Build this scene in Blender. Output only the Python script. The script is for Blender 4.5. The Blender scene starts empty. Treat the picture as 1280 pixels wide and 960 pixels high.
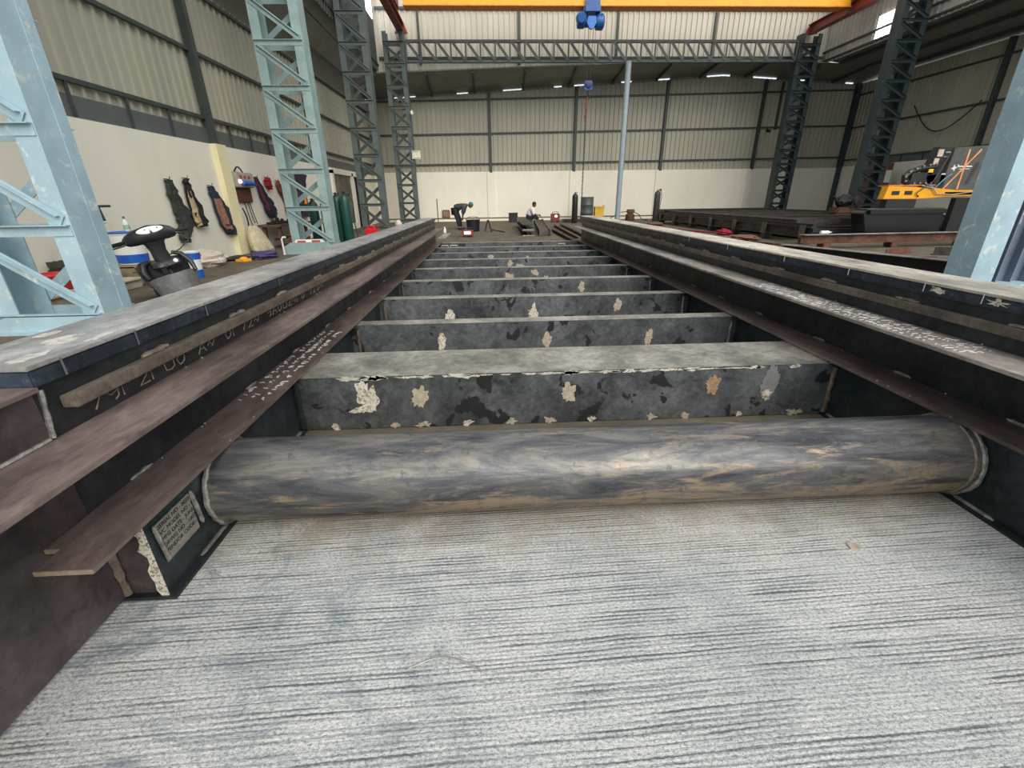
import bpy, bmesh, math, random
from mathutils import Vector, Matrix, Euler
random.seed(7)
sc = bpy.context.scene
COL = sc.collection
PI = math.pi
V = Vector

# ------------------------------------------------------------------ materials
def s2l(c):
    return tuple(((x / 12.92) if x <= 0.04045 else ((x + 0.055) / 1.055) ** 2.4) for x in (v / 255.0 for v in c))

MATS = {}
def nt(name):
    m = bpy.data.materials.new(name); m.use_nodes = True
    t = m.node_tree
    return m, t, t.nodes['Principled BSDF'], t.nodes, t.links

def coords(n, l, scale=(1, 1, 1)):
    g = n.new('ShaderNodeNewGeometry')
    mp = n.new('ShaderNodeMapping'); mp.inputs['Scale'].default_value = scale
    l.new(g.outputs['Position'], mp.inputs['Vector'])
    return mp.outputs['Vector']

def noise(n, l, vec, scale, detail=4, rough=.6, dist=0.0):
    x = n.new('ShaderNodeTexNoise')
    x.inputs['Scale'].default_value = scale; x.inputs['Detail'].default_value = detail
    x.inputs['Roughness'].default_value = rough; x.inputs['Distortion'].default_value = dist
    l.new(vec, x.inputs['Vector'])
    return x.outputs['Fac']

def ramp(n, l, fac, stops):
    r = n.new('ShaderNodeValToRGB')
    e = r.color_ramp.elements
    e[0].position, e[0].color = stops[0][0], (*stops[0][1], 1)
    e[1].position, e[1].color = stops[-1][0], (*stops[-1][1], 1)
    for p, c in stops[1:-1]:
        k = e.new(p); k.color = (*c, 1)
    l.new(fac, r.inputs['Fac'])
    return r.outputs['Color']

def bw(n, l, fac, a, b):
    if a > b: return ramp(n, l, fac, [(b, (1, 1, 1)), (a, (0, 0, 0))])
    return ramp(n, l, fac, [(a, (0, 0, 0)), (b, (1, 1, 1))])

def mixc(n, l, fac, a, b, mode='MIX'):
    m = n.new('ShaderNodeMix'); m.data_type = 'RGBA'; m.blend_type = mode
    if isinstance(fac, (int, float)): m.inputs['Factor'].default_value = fac
    else: l.new(fac, m.inputs['Factor'])
    for s, v in (('A', a), ('B', b)):
        k = [i for i in m.inputs if i.name == s and i.type == 'RGBA'][0]
        if isinstance(v, tuple): k.default_value = (*v, 1)
        else: l.new(v, k)
    return [o for o in m.outputs if o.type == 'RGBA'][0]

def math_(n, l, op, a, b):
    m = n.new('ShaderNodeMath'); m.operation = op
    for i, v in enumerate((a, b)):
        if isinstance(v, (int, float)): m.inputs[i].default_value = v
        else: l.new(v, m.inputs[i])
    return m.outputs[0]

def bump(n, l, b, height, strength=.3, dist=.01):
    k = n.new('ShaderNodeBump'); k.inputs['Strength'].default_value = strength; k.inputs['Distance'].default_value = dist
    l.new(height, k.inputs['Height']); l.new(k.outputs['Normal'], b.inputs['Normal'])

def simple(name, rgb, rough=.6, metal=0.0, var=.18, scale=6, spec=.5, dirt=None, dirt_amt=(.6, .75), bmp=0.0, stretch=(1, 1, 1)):
    """painted / plain surface: base colour broken up by noise, optional dirt or wear patches"""
    if name in MATS: return MATS[name]
    m, t, b, n, l = nt(name)
    c = s2l(rgb)
    v = coords(n, l, stretch)
    f = noise(n, l, v, scale, 5)
    lo = tuple(x * (1 - var) for x in c); hi = tuple(min(1, x * (1 + var)) for x in c)
    col = ramp(n, l, f, [(.36, lo), (.64, hi)])
    if dirt:
        f2 = noise(n, l, v, scale * 2.3, 8, .7, .6)
        col = mixc(n, l, bw(n, l, f2, *dirt_amt), col, s2l(dirt))
    l.new(col, b.inputs['Base Color'])
    b.inputs['Roughness'].default_value = rough; b.inputs['Metallic'].default_value = metal
    b.inputs['Specular IOR Level'].default_value = spec
    if bmp: bump(n, l, b, noise(n, l, v, scale * 8, 4), bmp, .004)
    MATS[name] = m
    return m

def concrete():
    m, t, b, n, l = nt('broom finished concrete')
    v1 = coords(n, l, (1, 1, 1))
    g = n.new('ShaderNodeNewGeometry'); sep = n.new('ShaderNodeSeparateXYZ'); l.new(g.outputs['Position'], sep.inputs[0])
    X_, Y_ = sep.outputs['X'], sep.outputs['Y']
    # broom grooves: thin dark lines across the floor, drifting and broken, unevenly spaced
    w = noise(n, l, coords(n, l, (.55, 2.2, 1)), 2.0, 3, .55)
    wf = noise(n, l, v1, 70, 3, .7)
    yy = math_(n, l, 'ADD', Y_, math_(n, l, 'MULTIPLY', w, .030))
    yy = math_(n, l, 'ADD', yy, math_(n, l, 'MULTIPLY', wf, .0075))
    yy = math_(n, l, 'ADD', yy, math_(n, l, 'MULTIPLY', X_, -.03))
    sn = math_(n, l, 'SINE', math_(n, l, 'MULTIPLY', yy, 2 * PI / .0135), 0.0)
    cmb = n.new('ShaderNodeCombineXYZ')
    l.new(math_(n, l, 'MULTIPLY', X_, 1.6), cmb.inputs[0]); l.new(math_(n, l, 'MULTIPLY', yy, 95.0), cmb.inputs[1])
    strokes = noise(n, l, cmb.outputs[0], 1.0, 3, .6)
    brk = noise(n, l, coords(n, l, (1.4, 5.5, 1)), 2.6, 5, .7)
    hgt = math_(n, l, 'ADD', math_(n, l, 'MULTIPLY', sn, .13), strokes)
    hgt = math_(n, l, 'ADD', hgt, math_(n, l, 'MULTIPLY', math_(n, l, 'SUBTRACT', brk, .5), .55))
    # skewed strokes where the broom turned
    cmb2 = n.new('ShaderNodeCombineXYZ')
    d = math_(n, l, 'ADD', math_(n, l, 'MULTIPLY', X_, .75), math_(n, l, 'MULTIPLY', Y_, .55))
    d2 = math_(n, l, 'ADD', math_(n, l, 'MULTIPLY', X_, -.55), math_(n, l, 'MULTIPLY', Y_, .75))
    l.new(math_(n, l, 'MULTIPLY', d, 95.0), cmb2.inputs[0]); l.new(math_(n, l, 'MULTIPLY', d2, 15.0), cmb2.inputs[1])
    skew = math_(n, l, 'ADD', math_(n, l, 'MULTIPLY', noise(n, l, cmb2.outputs[0], 1.0, 4, .7), .8), .10)
    patch = bw(n, l, noise(n, l, v1, 2.1, 4, .6, .8), .50, .66)
    hgt = mixc(n, l, math_(n, l, 'MULTIPLY', patch, .75), hgt, skew)
    grit = noise(n, l, coords(n, l, (1, 1.6, 1)), 95, 5, .8)
    grit2 = noise(n, l, v1, 420, 2, .7)
    base = ramp(n, l, noise(n, l, v1, 1.6, 6, .65, .5), [(.3, s2l((166, 168, 167))), (.5, s2l((190, 190, 186))), (.72, s2l((204, 203, 197)))])
    line = ramp(n, l, hgt, [(.26, (.28, .29, .32)), (.38, (.64, .65, .67)), (.48, (.95, .95, .95)), (.62, (1.05, 1.05, 1.03))])
    col = mixc(n, l, 1.0, base, line, 'MULTIPLY')
    gr = ramp(n, l, grit, [(.40, (.34, .35, .38)), (.48, (.88, .88, .89)), (.58, (1.2, 1.2, 1.18))])
    col = mixc(n, l, .8, col, gr, 'MULTIPLY')
    gr2 = ramp(n, l, grit2, [(.38, (.55, .55, .57)), (.5, (1, 1, 1)), (.62, (1.22, 1.22, 1.20))])
    col = mixc(n, l, .8, col, gr2, 'MULTIPLY')
    # blue-grey scuffs in the corner by the near girder
    st = bw(n, l, noise(n, l, v1, 3.7, 7, .75, 1.6), .50, .64)
    sm = n.new('ShaderNodeMapRange'); sm.inputs['From Min'].default_value = .30; sm.inputs['From Max'].default_value = -.9
    l.new(X_, sm.inputs['Value'])
    col = mixc(n, l, math_(n, l, 'MULTIPLY', math_(n, l, 'MULTIPLY', st, sm.outputs[0]), .75), col, s2l((98, 110, 120)))
    # floor turns to a darker mottled brown behind the pipe, with an uneven edge
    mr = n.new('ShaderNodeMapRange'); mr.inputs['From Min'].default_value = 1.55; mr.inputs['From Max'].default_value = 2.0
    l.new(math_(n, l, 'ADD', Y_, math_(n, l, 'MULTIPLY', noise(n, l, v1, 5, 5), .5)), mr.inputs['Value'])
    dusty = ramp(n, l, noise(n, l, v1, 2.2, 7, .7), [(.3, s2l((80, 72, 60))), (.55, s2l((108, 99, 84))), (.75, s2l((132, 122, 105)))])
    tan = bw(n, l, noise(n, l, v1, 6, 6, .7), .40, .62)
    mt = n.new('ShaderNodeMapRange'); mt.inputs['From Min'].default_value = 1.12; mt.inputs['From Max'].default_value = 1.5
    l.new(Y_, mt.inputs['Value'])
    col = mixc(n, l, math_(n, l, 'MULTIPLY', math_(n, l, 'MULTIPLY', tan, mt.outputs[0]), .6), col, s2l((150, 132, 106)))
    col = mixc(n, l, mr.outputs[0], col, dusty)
    l.new(col, b.inputs['Base Color'])
    b.inputs['Roughness'].default_value = .8; b.inputs['Specular IOR Level'].default_value = .25
    bump(n, l, b, hgt, .5, .008)
    return m

def steel(name, rgb, rough=.42, metal=.55, blotch=None, light=None, scale=2.4, stretch=(1, 1, 1), rust=None, rust_rng=(.58, .7), blotch_rng=(.36, .43), light_rng=(.60, .78)):
    """mill-scale steel: base tone, dark wet blotches, pale scuffs, optional rust"""
    if name in MATS: return MATS[name]
    m, t, b, n, l = nt(name)
    v = coords(n, l, stretch); c = s2l(rgb)
    col = ramp(n, l, noise(n, l, v, scale, 7, .68, .3), [(.36, tuple(x * .55 for x in c)), (.5, c), (.64, tuple(min(1, x * 1.5) for x in c))])
    fn = noise(n, l, v, scale * 9, 8, .75, .4)
    col = mixc(n, l, .8, col, ramp(n, l, fn, [(.36, (.62, .62, .63)), (.5, (1, 1, 1)), (.64, (1.36, 1.35, 1.32))]), 'MULTIPLY')
    if light:
        f = noise(n, l, v, scale * 2.6, 9, .78, 1.2)
        col = mixc(n, l, bw(n, l, f, *light_rng), col, s2l(light))
    if blotch:
        f = noise(n, l, v, scale * 1.9, 4, .5, .4)
        col = mixc(n, l, bw(n, l, f, blotch_rng[1], blotch_rng[0]), col, s2l(blotch))
    if rust:
        f = noise(n, l, v, scale * 1.2, 8, .7, .9)
        col = mixc(n, l, bw(n, l, f, *rust_rng), col, s2l(rust))
    l.new(col, b.inputs['Base Color'])
    b.inputs['Metallic'].default_value = metal
    rr = ramp(n, l, noise(n, l, v, scale * 3, 5), [(.3, (rough * .75,) * 3), (.7, (min(1, rough * 1.35),) * 3)])
    l.new(rr, b.inputs['Roughness'])
    bump(n, l, b, noise(n, l, v, scale * 20, 4), .12, .003)
    MATS[name] = m
    return m

def pipe_mat():
    m, t, b, n, l = nt('pipe steel with rust and earth streaks')
    v = coords(n, l, (.55, 3.2, 3.2)); v2 = coords(n, l, (.8, 5, 5)); v3 = coords(n, l)
    c = s2l((90, 90, 92))
    col = ramp(n, l, noise(n, l, v, 3.2, 8, .7, .6), [(.36, s2l((52, 53, 58))), (.48, c), (.62, s2l((130, 125, 117)))])
    col = mixc(n, l, bw(n, l, noise(n, l, v2, 2.6, 9, .8, .7), .56, .70), col, s2l((150, 142, 128)))
    g = n.new('ShaderNodeNewGeometry'); sep = n.new('ShaderNodeSeparateXYZ'); l.new(g.outputs['Position'], sep.inputs[0])
    # earth caked along the underside where the pipe was dragged on the ground
    mr = n.new('ShaderNodeMapRange'); mr.inputs['From Min'].default_value = .20; mr.inputs['From Max'].default_value = .02
    l.new(sep.outputs['Z'], mr.inputs['Value'])
    mx = n.new('ShaderNodeMapRange'); mx.inputs['From Min'].default_value = -1.2; mx.inputs['From Max'].default_value = 1.0
    l.new(sep.outputs['X'], mx.inputs['Value'])
    f = math_(n, l, 'ADD', noise(n, l, v, 4.4, 8, .75, .9), math_(n, l, 'MULTIPLY', mr.outputs[0], .22))
    f = math_(n, l, 'ADD', f, math_(n, l, 'MULTIPLY', mx.outputs[0], .05))
    col = mixc(n, l, bw(n, l, f, .585, .70), col, s2l((150, 132, 110)))
    col = mixc(n, l, bw(n, l, noise(n, l, v2, 1.9, 8, .75, .5), .55, .70), col, s2l((52, 53, 58)))
    col = mixc(n, l, bw(n, l, noise(n, l, v3, 22, 6, .8), .54, .66), col, s2l((84, 84, 86)))
    l.new(col, b.inputs['Base Color'])
    b.inputs['Metallic'].default_value = .45
    l.new(ramp(n, l, noise(n, l, v, 6, 5), [(.3, (.30,) * 3), (.7, (.55,) * 3)]), b.inputs['Roughness'])
    bump(n, l, b, noise(n, l, v3, 60, 4), .1, .003)
    return m

def emit(name, rgb, strength):
    m, t, b, n, l = nt(name)
    b.inputs['Base Color'].default_value = (*rgb, 1)
    b.inputs['Emission Color'].default_value = (*rgb, 1); b.inputs['Emission Strength'].default_value = strength
    return m

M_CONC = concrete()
M_BEAM = steel('cross beam steel', (92, 95, 97), .40, .4, blotch=(50, 51, 53), light=(146, 148, 146), scale=3.4, blotch_rng=(.365, .385), light_rng=(.52, .90))
M_BEAMTOP = steel('paler grey beam plate', (140, 137, 126), .46, .2, light=(176, 172, 158), blotch=(122, 118, 108), blotch_rng=(.28, .38), scale=3, light_rng=(.6, .85))  # beam tops set paler and greyer than the beam faces
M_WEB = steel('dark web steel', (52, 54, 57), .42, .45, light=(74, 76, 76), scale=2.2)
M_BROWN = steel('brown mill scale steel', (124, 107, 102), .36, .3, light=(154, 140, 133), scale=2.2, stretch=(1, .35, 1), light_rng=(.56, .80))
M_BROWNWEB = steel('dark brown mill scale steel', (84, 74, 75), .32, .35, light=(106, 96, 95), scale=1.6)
M_DECKTOP = steel('grey deck plate with sky sheen', (158, 154, 151), .36, .25, light=(206, 200, 188), blotch=(140, 136, 134), scale=2.6, stretch=(1, .6, 1), rust=(186, 160, 132), rust_rng=(.66, .85), blotch_rng=(.28, .42), light_rng=(.56, .82))  # sky light on the deck top put into this paler grey
M_DECKTOP2 = steel('cream deck plate with wall reflection', (198, 188, 172), .34, .2, light=(222, 214, 200), scale=2.0, stretch=(1, .5, 1), rust=(196, 158, 120), rust_rng=(.62, .80))  # cream tone paints in the back wall's reflection; rust patches are rust
M_DUST = steel('dust covered brown flange', (146, 136, 128), .5, .1, light=(172, 164, 154), scale=3.2, stretch=(1, .5, 1), rust=(104, 92, 90), rust_rng=(.60, .78))
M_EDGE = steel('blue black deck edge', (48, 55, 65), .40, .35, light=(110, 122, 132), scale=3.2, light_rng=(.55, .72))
M_STRIP = steel('dusty grey brown flat bar', (94, 84, 74), .55, .15, light=(126, 114, 100), scale=3)
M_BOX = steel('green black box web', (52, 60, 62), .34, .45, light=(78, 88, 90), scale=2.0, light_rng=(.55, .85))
M_PIPE = pipe_mat()
M_WELD = steel('weld bead grey', (150, 146, 140), .36, .6, scale=30, light=(196, 190, 180))
M_RUSTWELD = steel('tan weld', (116, 102, 90), .5, .3, scale=20, light=(176, 160, 140))
M_MARK = simple('chalky white paint', (206, 198, 182), .85, var=.12, scale=30, dirt=(128, 112, 94), dirt_amt=(.50, .58))
M_MARK2 = simple('grey tan scrape', (168, 156, 138), .85, var=.2, scale=40)
M_CHALK = simple('white chalk', (206, 202, 200), .9, var=.1, scale=60)
M_CHALKFAINT = simple('faint chalk', (136, 128, 122), .9, var=.2, scale=60)
M_PLATE = simple('bare aluminium plate', (150, 144, 136), .45, .4, var=.2, scale=40)
M_INK = simple('black lettering', (28, 26, 26), .7, var=.1)
M_AQUA = simple('worn light blue column paint', (158, 184, 194), .5, var=.10, scale=3, dirt=(204, 212, 204), dirt_amt=(.56, .66), bmp=.06)
M_AQUA2 = simple('dusty aqua column paint', (142, 164, 162), .55, var=.12, scale=3, dirt=(116, 128, 124), dirt_amt=(.58, .7))
M_SLATE = simple('slate grey green column paint', (82, 92, 90), .55, var=.14, scale=3)
M_TEAL = simple('dark teal column paint', (50, 62, 62), .5, var=.14, scale=3)
M_TRUSS = simple('grey truss paint', (76, 82, 82), .55, var=.14, scale=4)
M_GIRT = simple('dark grey girt paint', (62, 68, 66), .55, var=.14, scale=4)
M_SHEET = simple('cream backed cladding sheet', (172, 168, 150), .55, var=.08, scale=1.2, stretch=(1, 1, .25))
M_SHEETUP = simple('pale cream cladding sheet', (196, 190, 176), .55, var=.06, scale=1.2, stretch=(1, 1, .25))
M_ROOF = simple('grey roof sheet underside', (120, 122, 114), .6, var=.12, scale=1.5)
M_PLASTER = simple('cream white plaster', (236, 230, 212), .85, var=.04, scale=.9, dirt=(222, 214, 194), dirt_amt=(.56, .80), stretch=(1, 1, .5))
M_PLASTER2 = simple('yellowish plaster', (236, 224, 180), .85, var=.05, scale=.9)
M_SILL = simple('brown ledge', (104, 84, 66), .8, var=.2, scale=5)
M_FLASH = simple('grey flashing sheet', (92, 96, 94), .5, var=.12, scale=2)
M_ORANGE = simple('orange crane paint', (240, 168, 28), .45, var=.08, scale=3)
M_REDOX = simple('red oxide paint', (126, 52, 40), .5, var=.15, scale=3)
M_BLUEM = simple('blue hoist paint', (28, 84, 150), .4, var=.15, scale=6)
M_BLK = simple('black plastic', (34, 34, 36), .42, var=.12, scale=6)
M_BLK2 = simple('matt black paint', (30, 30, 31), .55, var=.2, scale=4)
M_DKSTEEL = steel('dark stock steel', (58, 56, 54), .5, .4, scale=2, light=(92, 88, 82))
M_RUST = steel('rusty stock steel', (98, 66, 52), .7, .15, scale=3, light=(128, 96, 78))
M_PALESTEEL = steel('pale ground steel', (156, 152, 144), .45, .4, scale=3, light=(190, 186, 176))
M_RUBBER = simple('rubber', (26, 26, 27), .8, var=.1)
M_WHITE = simple('white plastic', (232, 232, 226), .5, var=.05)
M_BLUEP = simple('blue plastic', (34, 92, 186), .45, var=.1)
M_SKIN = simple('brown skin', (112, 76, 58), .6, var=.08)
M_HAIR = simple('black hair', (22, 18, 17), .6, var=.1)

# ------------------------------------------------------------------ mesh helpers
class MB:
    def __init__(s): s.v = []; s.f = []
    def add(s, vs, fs):
        k = len(s.v); s.v += [tuple(p) for p in vs]; s.f += [tuple(i + k for i in f) for f in fs]; return s
    def box(s, x0, x1, y0, y1, z0, z1):
        if x0 > x1: x0, x1 = x1, x0
        if y0 > y1: y0, y1 = y1, y0
        return s.add([(x0, y0, z0), (x1, y0, z0), (x1, y1, z0), (x0, y1, z0), (x0, y0, z1), (x1, y0, z1), (x1, y1, z1), (x0, y1, z1)],
                     [(0, 3, 2, 1), (4, 5, 6, 7), (0, 1, 5, 4), (1, 2, 6, 5), (2, 3, 7, 6), (3, 0, 4, 7)])
    def bar(s, a, b, w, h, up=(0, 0, 1)):
        """rectangular bar from a to b: w across, h along up"""
        a, b = V(a), V(b); d = (b - a).normalized(); u = V(up)
        x = d.cross(u)
        if x.length < 1e-4: x = d.cross(V((1, 0, 0)))
        x.normalize(); u = x.cross(d)
        vs = []
        for p in (a, b):
            for i, j in ((-1, -1), (1, -1), (1, 1), (-1, 1)): vs.append(p + x * (i * w / 2) + u * (j * h / 2))
        return s.add(vs, [(0, 1, 2, 3), (7, 6, 5, 4), (0, 4, 5, 1), (1, 5, 6, 2), (2, 6, 7, 3), (3, 7, 4, 0)])
    def extrude(s, poly, a, b, axis='y'):
        """closed 2-D polygon swept along an axis. axis y: poly=(x,z); x: (y,z); z: (x,y)"""
        def P(p, t):
            return (p[0], t, p[1]) if axis == 'y' else (t, p[0], p[1]) if axis == 'x' else (p[0], p[1], t)
        n = len(poly)
        vs = [P(p, a) for p in poly] + [P(p, b) for p in poly]
        return s.add(vs, [tuple(range(n))[::-1], tuple(range(n, 2 * n))] + [(i, (i + 1) % n, n + (i + 1) % n, n + i) for i in range(n)])
    def tube(s, pts, r, n=8, cap=True):
        pts = [V(p) for p in pts]; k = len(s.v); rr = r if isinstance(r, (list, tuple)) else [r] * len(pts)
        prev = None; vs = []
        for i, p in enumerate(pts):
            d = (pts[min(i + 1, len(pts) - 1)] - pts[max(i - 1, 0)]).normalized()
            if prev is None:
                x = d.cross(V((0, 0, 1)))
                if x.length < 1e-3: x = d.cross(V((1, 0, 0)))
            else:
                x = prev - d * prev.dot(d)
            x.normalize(); prev = x; y = d.cross(x)
            vs += [p + (x * math.cos(2 * PI * j / n) + y * math.sin(2 * PI * j / n)) * rr[i] for j in range(n)]
        fs = []
        for i in range(len(pts) - 1):
            for j in range(n):
                fs.append((i * n + j, i * n + (j + 1) % n, (i + 1) * n + (j + 1) % n, (i + 1) * n + j))
        if cap: fs += [tuple(range(n))[::-1], tuple(range((len(pts) - 1) * n, len(pts) * n))]
        return s.add(vs, fs)
    def lathe(s, prof, c=(0, 0, 0), n=20, axis=(0, 0, 1)):
        """profile of (radius, height) about an axis through c"""
        c = V(c); q = V((0, 0, 1)).rotation_difference(V(axis)); vs = []; fs = []
        for r, h in prof:
            for j in range(n):
                a = 2 * PI * j / n
                vs.append(c + q @ V((max(r, 1e-4) * math.cos(a), max(r, 1e-4) * math.sin(a), h)))
        for i in range(len(prof) - 1):
            for j in range(n):
                fs.append((i * n + j, i * n + (j + 1) % n, (i + 1) * n + (j + 1) % n, (i + 1) * n + j))
        fs += [tuple(range(n))[::-1], tuple(range((len(prof) - 1) * n, len(prof) * n))]
        return s.add(vs, fs)
    def blob(s, c, r, seg=12, ring=8, jit=0.0):
        c = V(c); r = V(r) if not isinstance(r, (int, float)) else V((r, r, r)); vs = [c + V((0, 0, -r.z))]; fs = []
        for i in range(1, ring):
            t = -PI / 2 + PI * i / ring
            for j in range(seg):
                a = 2 * PI * j / seg; k = 1 + random.uniform(-jit, jit)
                vs.append(c + V((r.x * math.cos(t) * math.cos(a) * k, r.y * math.cos(t) * math.sin(a) * k, r.z * math.sin(t) * k)))
        vs.append(c + V((0, 0, r.z))); top = len(vs) - 1
        for j in range(seg):
            fs.append((0, 1 + (j + 1) % seg, 1 + j)); b = 1 + (ring - 2) * seg
            fs.append((b + j, b + (j + 1) % seg, top))
        for i in range(ring - 2):
            for j in range(seg):
                a = 1 + i * seg
                fs.append((a + j, a + (j + 1) % seg, a + seg + (j + 1) % seg, a + seg + j))
        return s.add(vs, fs)
    def build(s, name, mat, parent=None, smooth=False, bevel=0.0, loc=None):
        me = bpy.data.meshes.new(name); me.from_pydata(s.v, [], s.f)
        bm = bmesh.new(); bm.from_mesh(me); bmesh.ops.recalc_face_normals(bm, faces=bm.faces)
        if bevel:
            es = [e for e in bm.edges if len(e.link_faces) == 2 and e.calc_face_angle(0) > .6]
            bmesh.ops.bevel(bm, geom=es, offset=bevel, segments=2, affect='EDGES', clamp_overlap=True)
        bm.to_mesh(me); bm.free()
        if smooth:
            for p in me.polygons: p.use_smooth = True
            try: me.set_sharp_from_angle(angle=.7)
            except Exception: pass
        for m in (mat if isinstance(mat, (list, tuple)) else [mat]): me.materials.append(m)
        o = bpy.data.objects.new(name, me); COL.objects.link(o)
        if parent is not None: o.parent = parent
        if loc is not None: o.location = loc
        return o

def tag(o, label=None, cat=None, group=None, kind='thing'):
    if label: o['label'] = label
    if cat: o['category'] = cat
    if group: o['group'] = group
    if kind: o['kind'] = kind
    return o

def thing(name, label, cat, loc=(0, 0, 0), rot=(0, 0, 0), group=None):
    o = bpy.data.objects.new(name, None); COL.objects.link(o)
    o.location = loc; o.rotation_euler = rot; o.empty_display_size = .1
    return tag(o, label, cat, group)

def struct(o): o['kind'] = 'structure'; return o

def copy_tree(o, parent=None):
    c = o.copy(); COL.objects.link(c)
    if parent is not None: c.parent = parent
    for ch in list(o.children): copy_tree(ch, c)
    return c

def text_mesh(name, body, size, mat, parent, matrix, extrude=.0006, align='LEFT', spacing=1.0):
    cu = bpy.data.curves.new(name, 'FONT'); cu.body = body; cu.size = size; cu.extrude = extrude; cu.align_x = align
    cu.space_line = spacing
    tmp = bpy.data.objects.new(name + '_tmp', cu); COL.objects.link(tmp)
    dg = bpy.context.evaluated_depsgraph_get()
    me = bpy.data.meshes.new_from_object(tmp.evaluated_get(dg)); bpy.data.objects.remove(tmp)
    me.transform(matrix); me.materials.clear(); me.materials.append(mat)
    o = bpy.data.objects.new(name, me); COL.objects.link(o)
    if parent is not None: o.parent = parent
    return o

def splat(cx, cz, w, h, y, rough=.25, n=16, thick=.002, seed=0, spikes=0.0):
    """an irregular dried paint / grinding patch lying on a face whose normal is -Y"""
    r = random.Random(seed); mb = MB(); top = []; n = 46
    hs = [(k, r.uniform(-1, 1) * rough / (k ** .45), r.uniform(0, 6.3)) for k in (2, 3, 4, 5, 7, 9, 11)]
    for j in range(n):
        a = 2 * PI * j / n; k = max(.18, 1 + .75 * sum(c * math.sin(h * a + p) for h, c, p in hs) + r.uniform(-.13, .13) + (r.uniform(0, spikes * .6) if r.random() < .12 else 0))
        top.append((cx + w / 2 * math.cos(a) * k, cz + h / 2 * math.sin(a) * k))
    mb.extrude(top, y - thick, y, 'y')
    return mb

# ------------------------------------------------------------------ constants of the place
XC = .423                       # centre line of the welded platform
XL, XR = -6.2, 20.0             # side walls
YB, YU = 27.1, 25.15            # back wall, upper gable wall above the truss
YF = -1.0                       # front (open) end

# ------------------------------------------------------------------ setting
zt = 7.02
mb = MB(); mb.add([(-14, -6, 0), (26, -6, 0), (26, 32, 0), (-14, 32, 0)], [(0, 1, 2, 3)])
mb.box(-14, 26, -6, 32, -.2, -.001)
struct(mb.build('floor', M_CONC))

def cladding(a, b, z0, z1, out, pitch=.25, zfun=None, zlo=None):
    """profiled steel sheet: trapezoid ribs standing out towards the room. a,b plan points; out = plan normal into the room"""
    a, b = V((a[0], a[1], 0)), V((b[0], b[1], 0)); d = (b - a); L = d.length; d.normalize(); nrm = V((out[0], out[1], 0)).normalized()
    pts = []; t = 0.0
    while t < L - 1e-6:
        for s_, h in ((0, 0), (.70 * pitch, 0), (.74 * pitch, .05), (.94 * pitch, .05)):
            if t + s_ < L: pts.append((t + s_, h))
        t += pitch
    pts.append((L, 0))
    mbx = MB(); vs = []; fs = []
    for t, h in pts:
        p = a + d * t + nrm * h; z1t = zfun(p.x, p.y) if zfun else z1
        vs += [(p.x, p.y, zlo(p.x) if zlo else z0), (p.x, p.y, z1t)]
    for i in range(len(pts) - 1): fs.append((2 * i, 2 * i + 2, 2 * i + 3, 2 * i + 1))
    return mbx.add(vs, fs)

# --- left wall
wl = struct(MB().box(XL - .2, XL, YF, 27.3, 0, 2.40).build('wall_left', M_PLASTER))
cladding((XL - .12, YF), (XL - .12, 27.2), 2.40, 5.50, (1, 0)).build('cladding', M_SHEET, wl)
MB().box(XL - .085, XL - .06, YF, 27.2, 2.36, 2.72).build('flashing', M_FLASH, wl)
for z in (2.92, 4.17, 5.40):
    MB().box(XL - .08, XL - .01, YF, 27.1, z - .035, z + .035).build('girt', M_GIRT, wl)
for y in (5.4, 11.7, 18.2, 24.4):
    MB().box(XL - .09, XL + .07, y - .07, y + .07, 2.40, 5.5).build('wall_post', M_GIRT, wl)
for y in (11.72, 18.2, 24.4):
    MB().box(XL - .01, XL + .13, y - .2, y + .2, 0, 2.405).build('pilaster', M_PLASTER2, wl)
for y in (7.0, 8.1, 9.3, 10.4, 12.6, 13.6, 14.6, 15.6, 16.6):
    MB().box(XL - .058, XL - .02, y - .02, y + .02, 2.40, 2.93).build('stub_post', M_GIRT, wl)

# --- door in the left wall
dr = MB()
for (y0, y1, z0, z1) in ((19.4, 19.62, .22, 2.3), (22.1, 22.32, .22, 2.3), (19.4, 24.6, 2.18, 2.36), (19.4, 22.32, .0, .24)):
    dr.box(XL - .01, XL + .12, y0, y1, z0, z1)
door = struct(dr.build('door_1', M_PLASTER))
MB().box(XL, XL + .03, 19.62, 22.1, .24, 2.18).build('leaf', steel('dull zinc door leaf', (104, 100, 84), .45, .5, scale=.8, light=(150, 146, 120)), door)
MB().box(XL, XL + .05, 22.9, 24.1, .0, 2.18).build('dark_opening', simple('unlit doorway', (20, 18, 16), .9), door)

# --- back wall (gabled): plaster dado, ledge, sheeting
wb = struct(MB().box(XL, XR, YB, YB + .2, 0, 2.55).build('wall_back', M_PLASTER))
def eave(x, y=0):
    k = [(XL, 6.0), (12.5, 7.02), (XR, 6.62)]
    for (x0, z0), (x1, z1) in zip(k, k[1:]):
        if x <= x1: return z0 + (z1 - z0) * (x - x0) / (x1 - x0)
    return k[-1][1]
cladding((XL - .16, YB + .1), (XR + .16, YB + .1), 2.4, 6, (0, -1), zfun=lambda x, y: eave(x) - .05).build('cladding', M_SHEET, wb)
for z0, z1 in ((5.86, 6.26), (4.33, 4.60), (2.90, 3.06)):
    b = MB(); b.bar((XL, YB + .03, z0), (XR, YB + .03, z1 + (z1 - z0) * .15), .06, .075); b.build('girt', M_GIRT, wb)
for x in (.15, 4.75, 9.6, 14.85):
    MB().box(x - .07, x + .07, YB - .06, YB + .1, 2.5, eave(x) - .1).build('wall_post', M_GIRT, wb)
MB().box(15.75, 15.85, YB - .02, YB + .1, 4.5, 6.7).build('wall_post', M_GIRT, wb)
r_ = random.Random(17); x = XL
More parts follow.
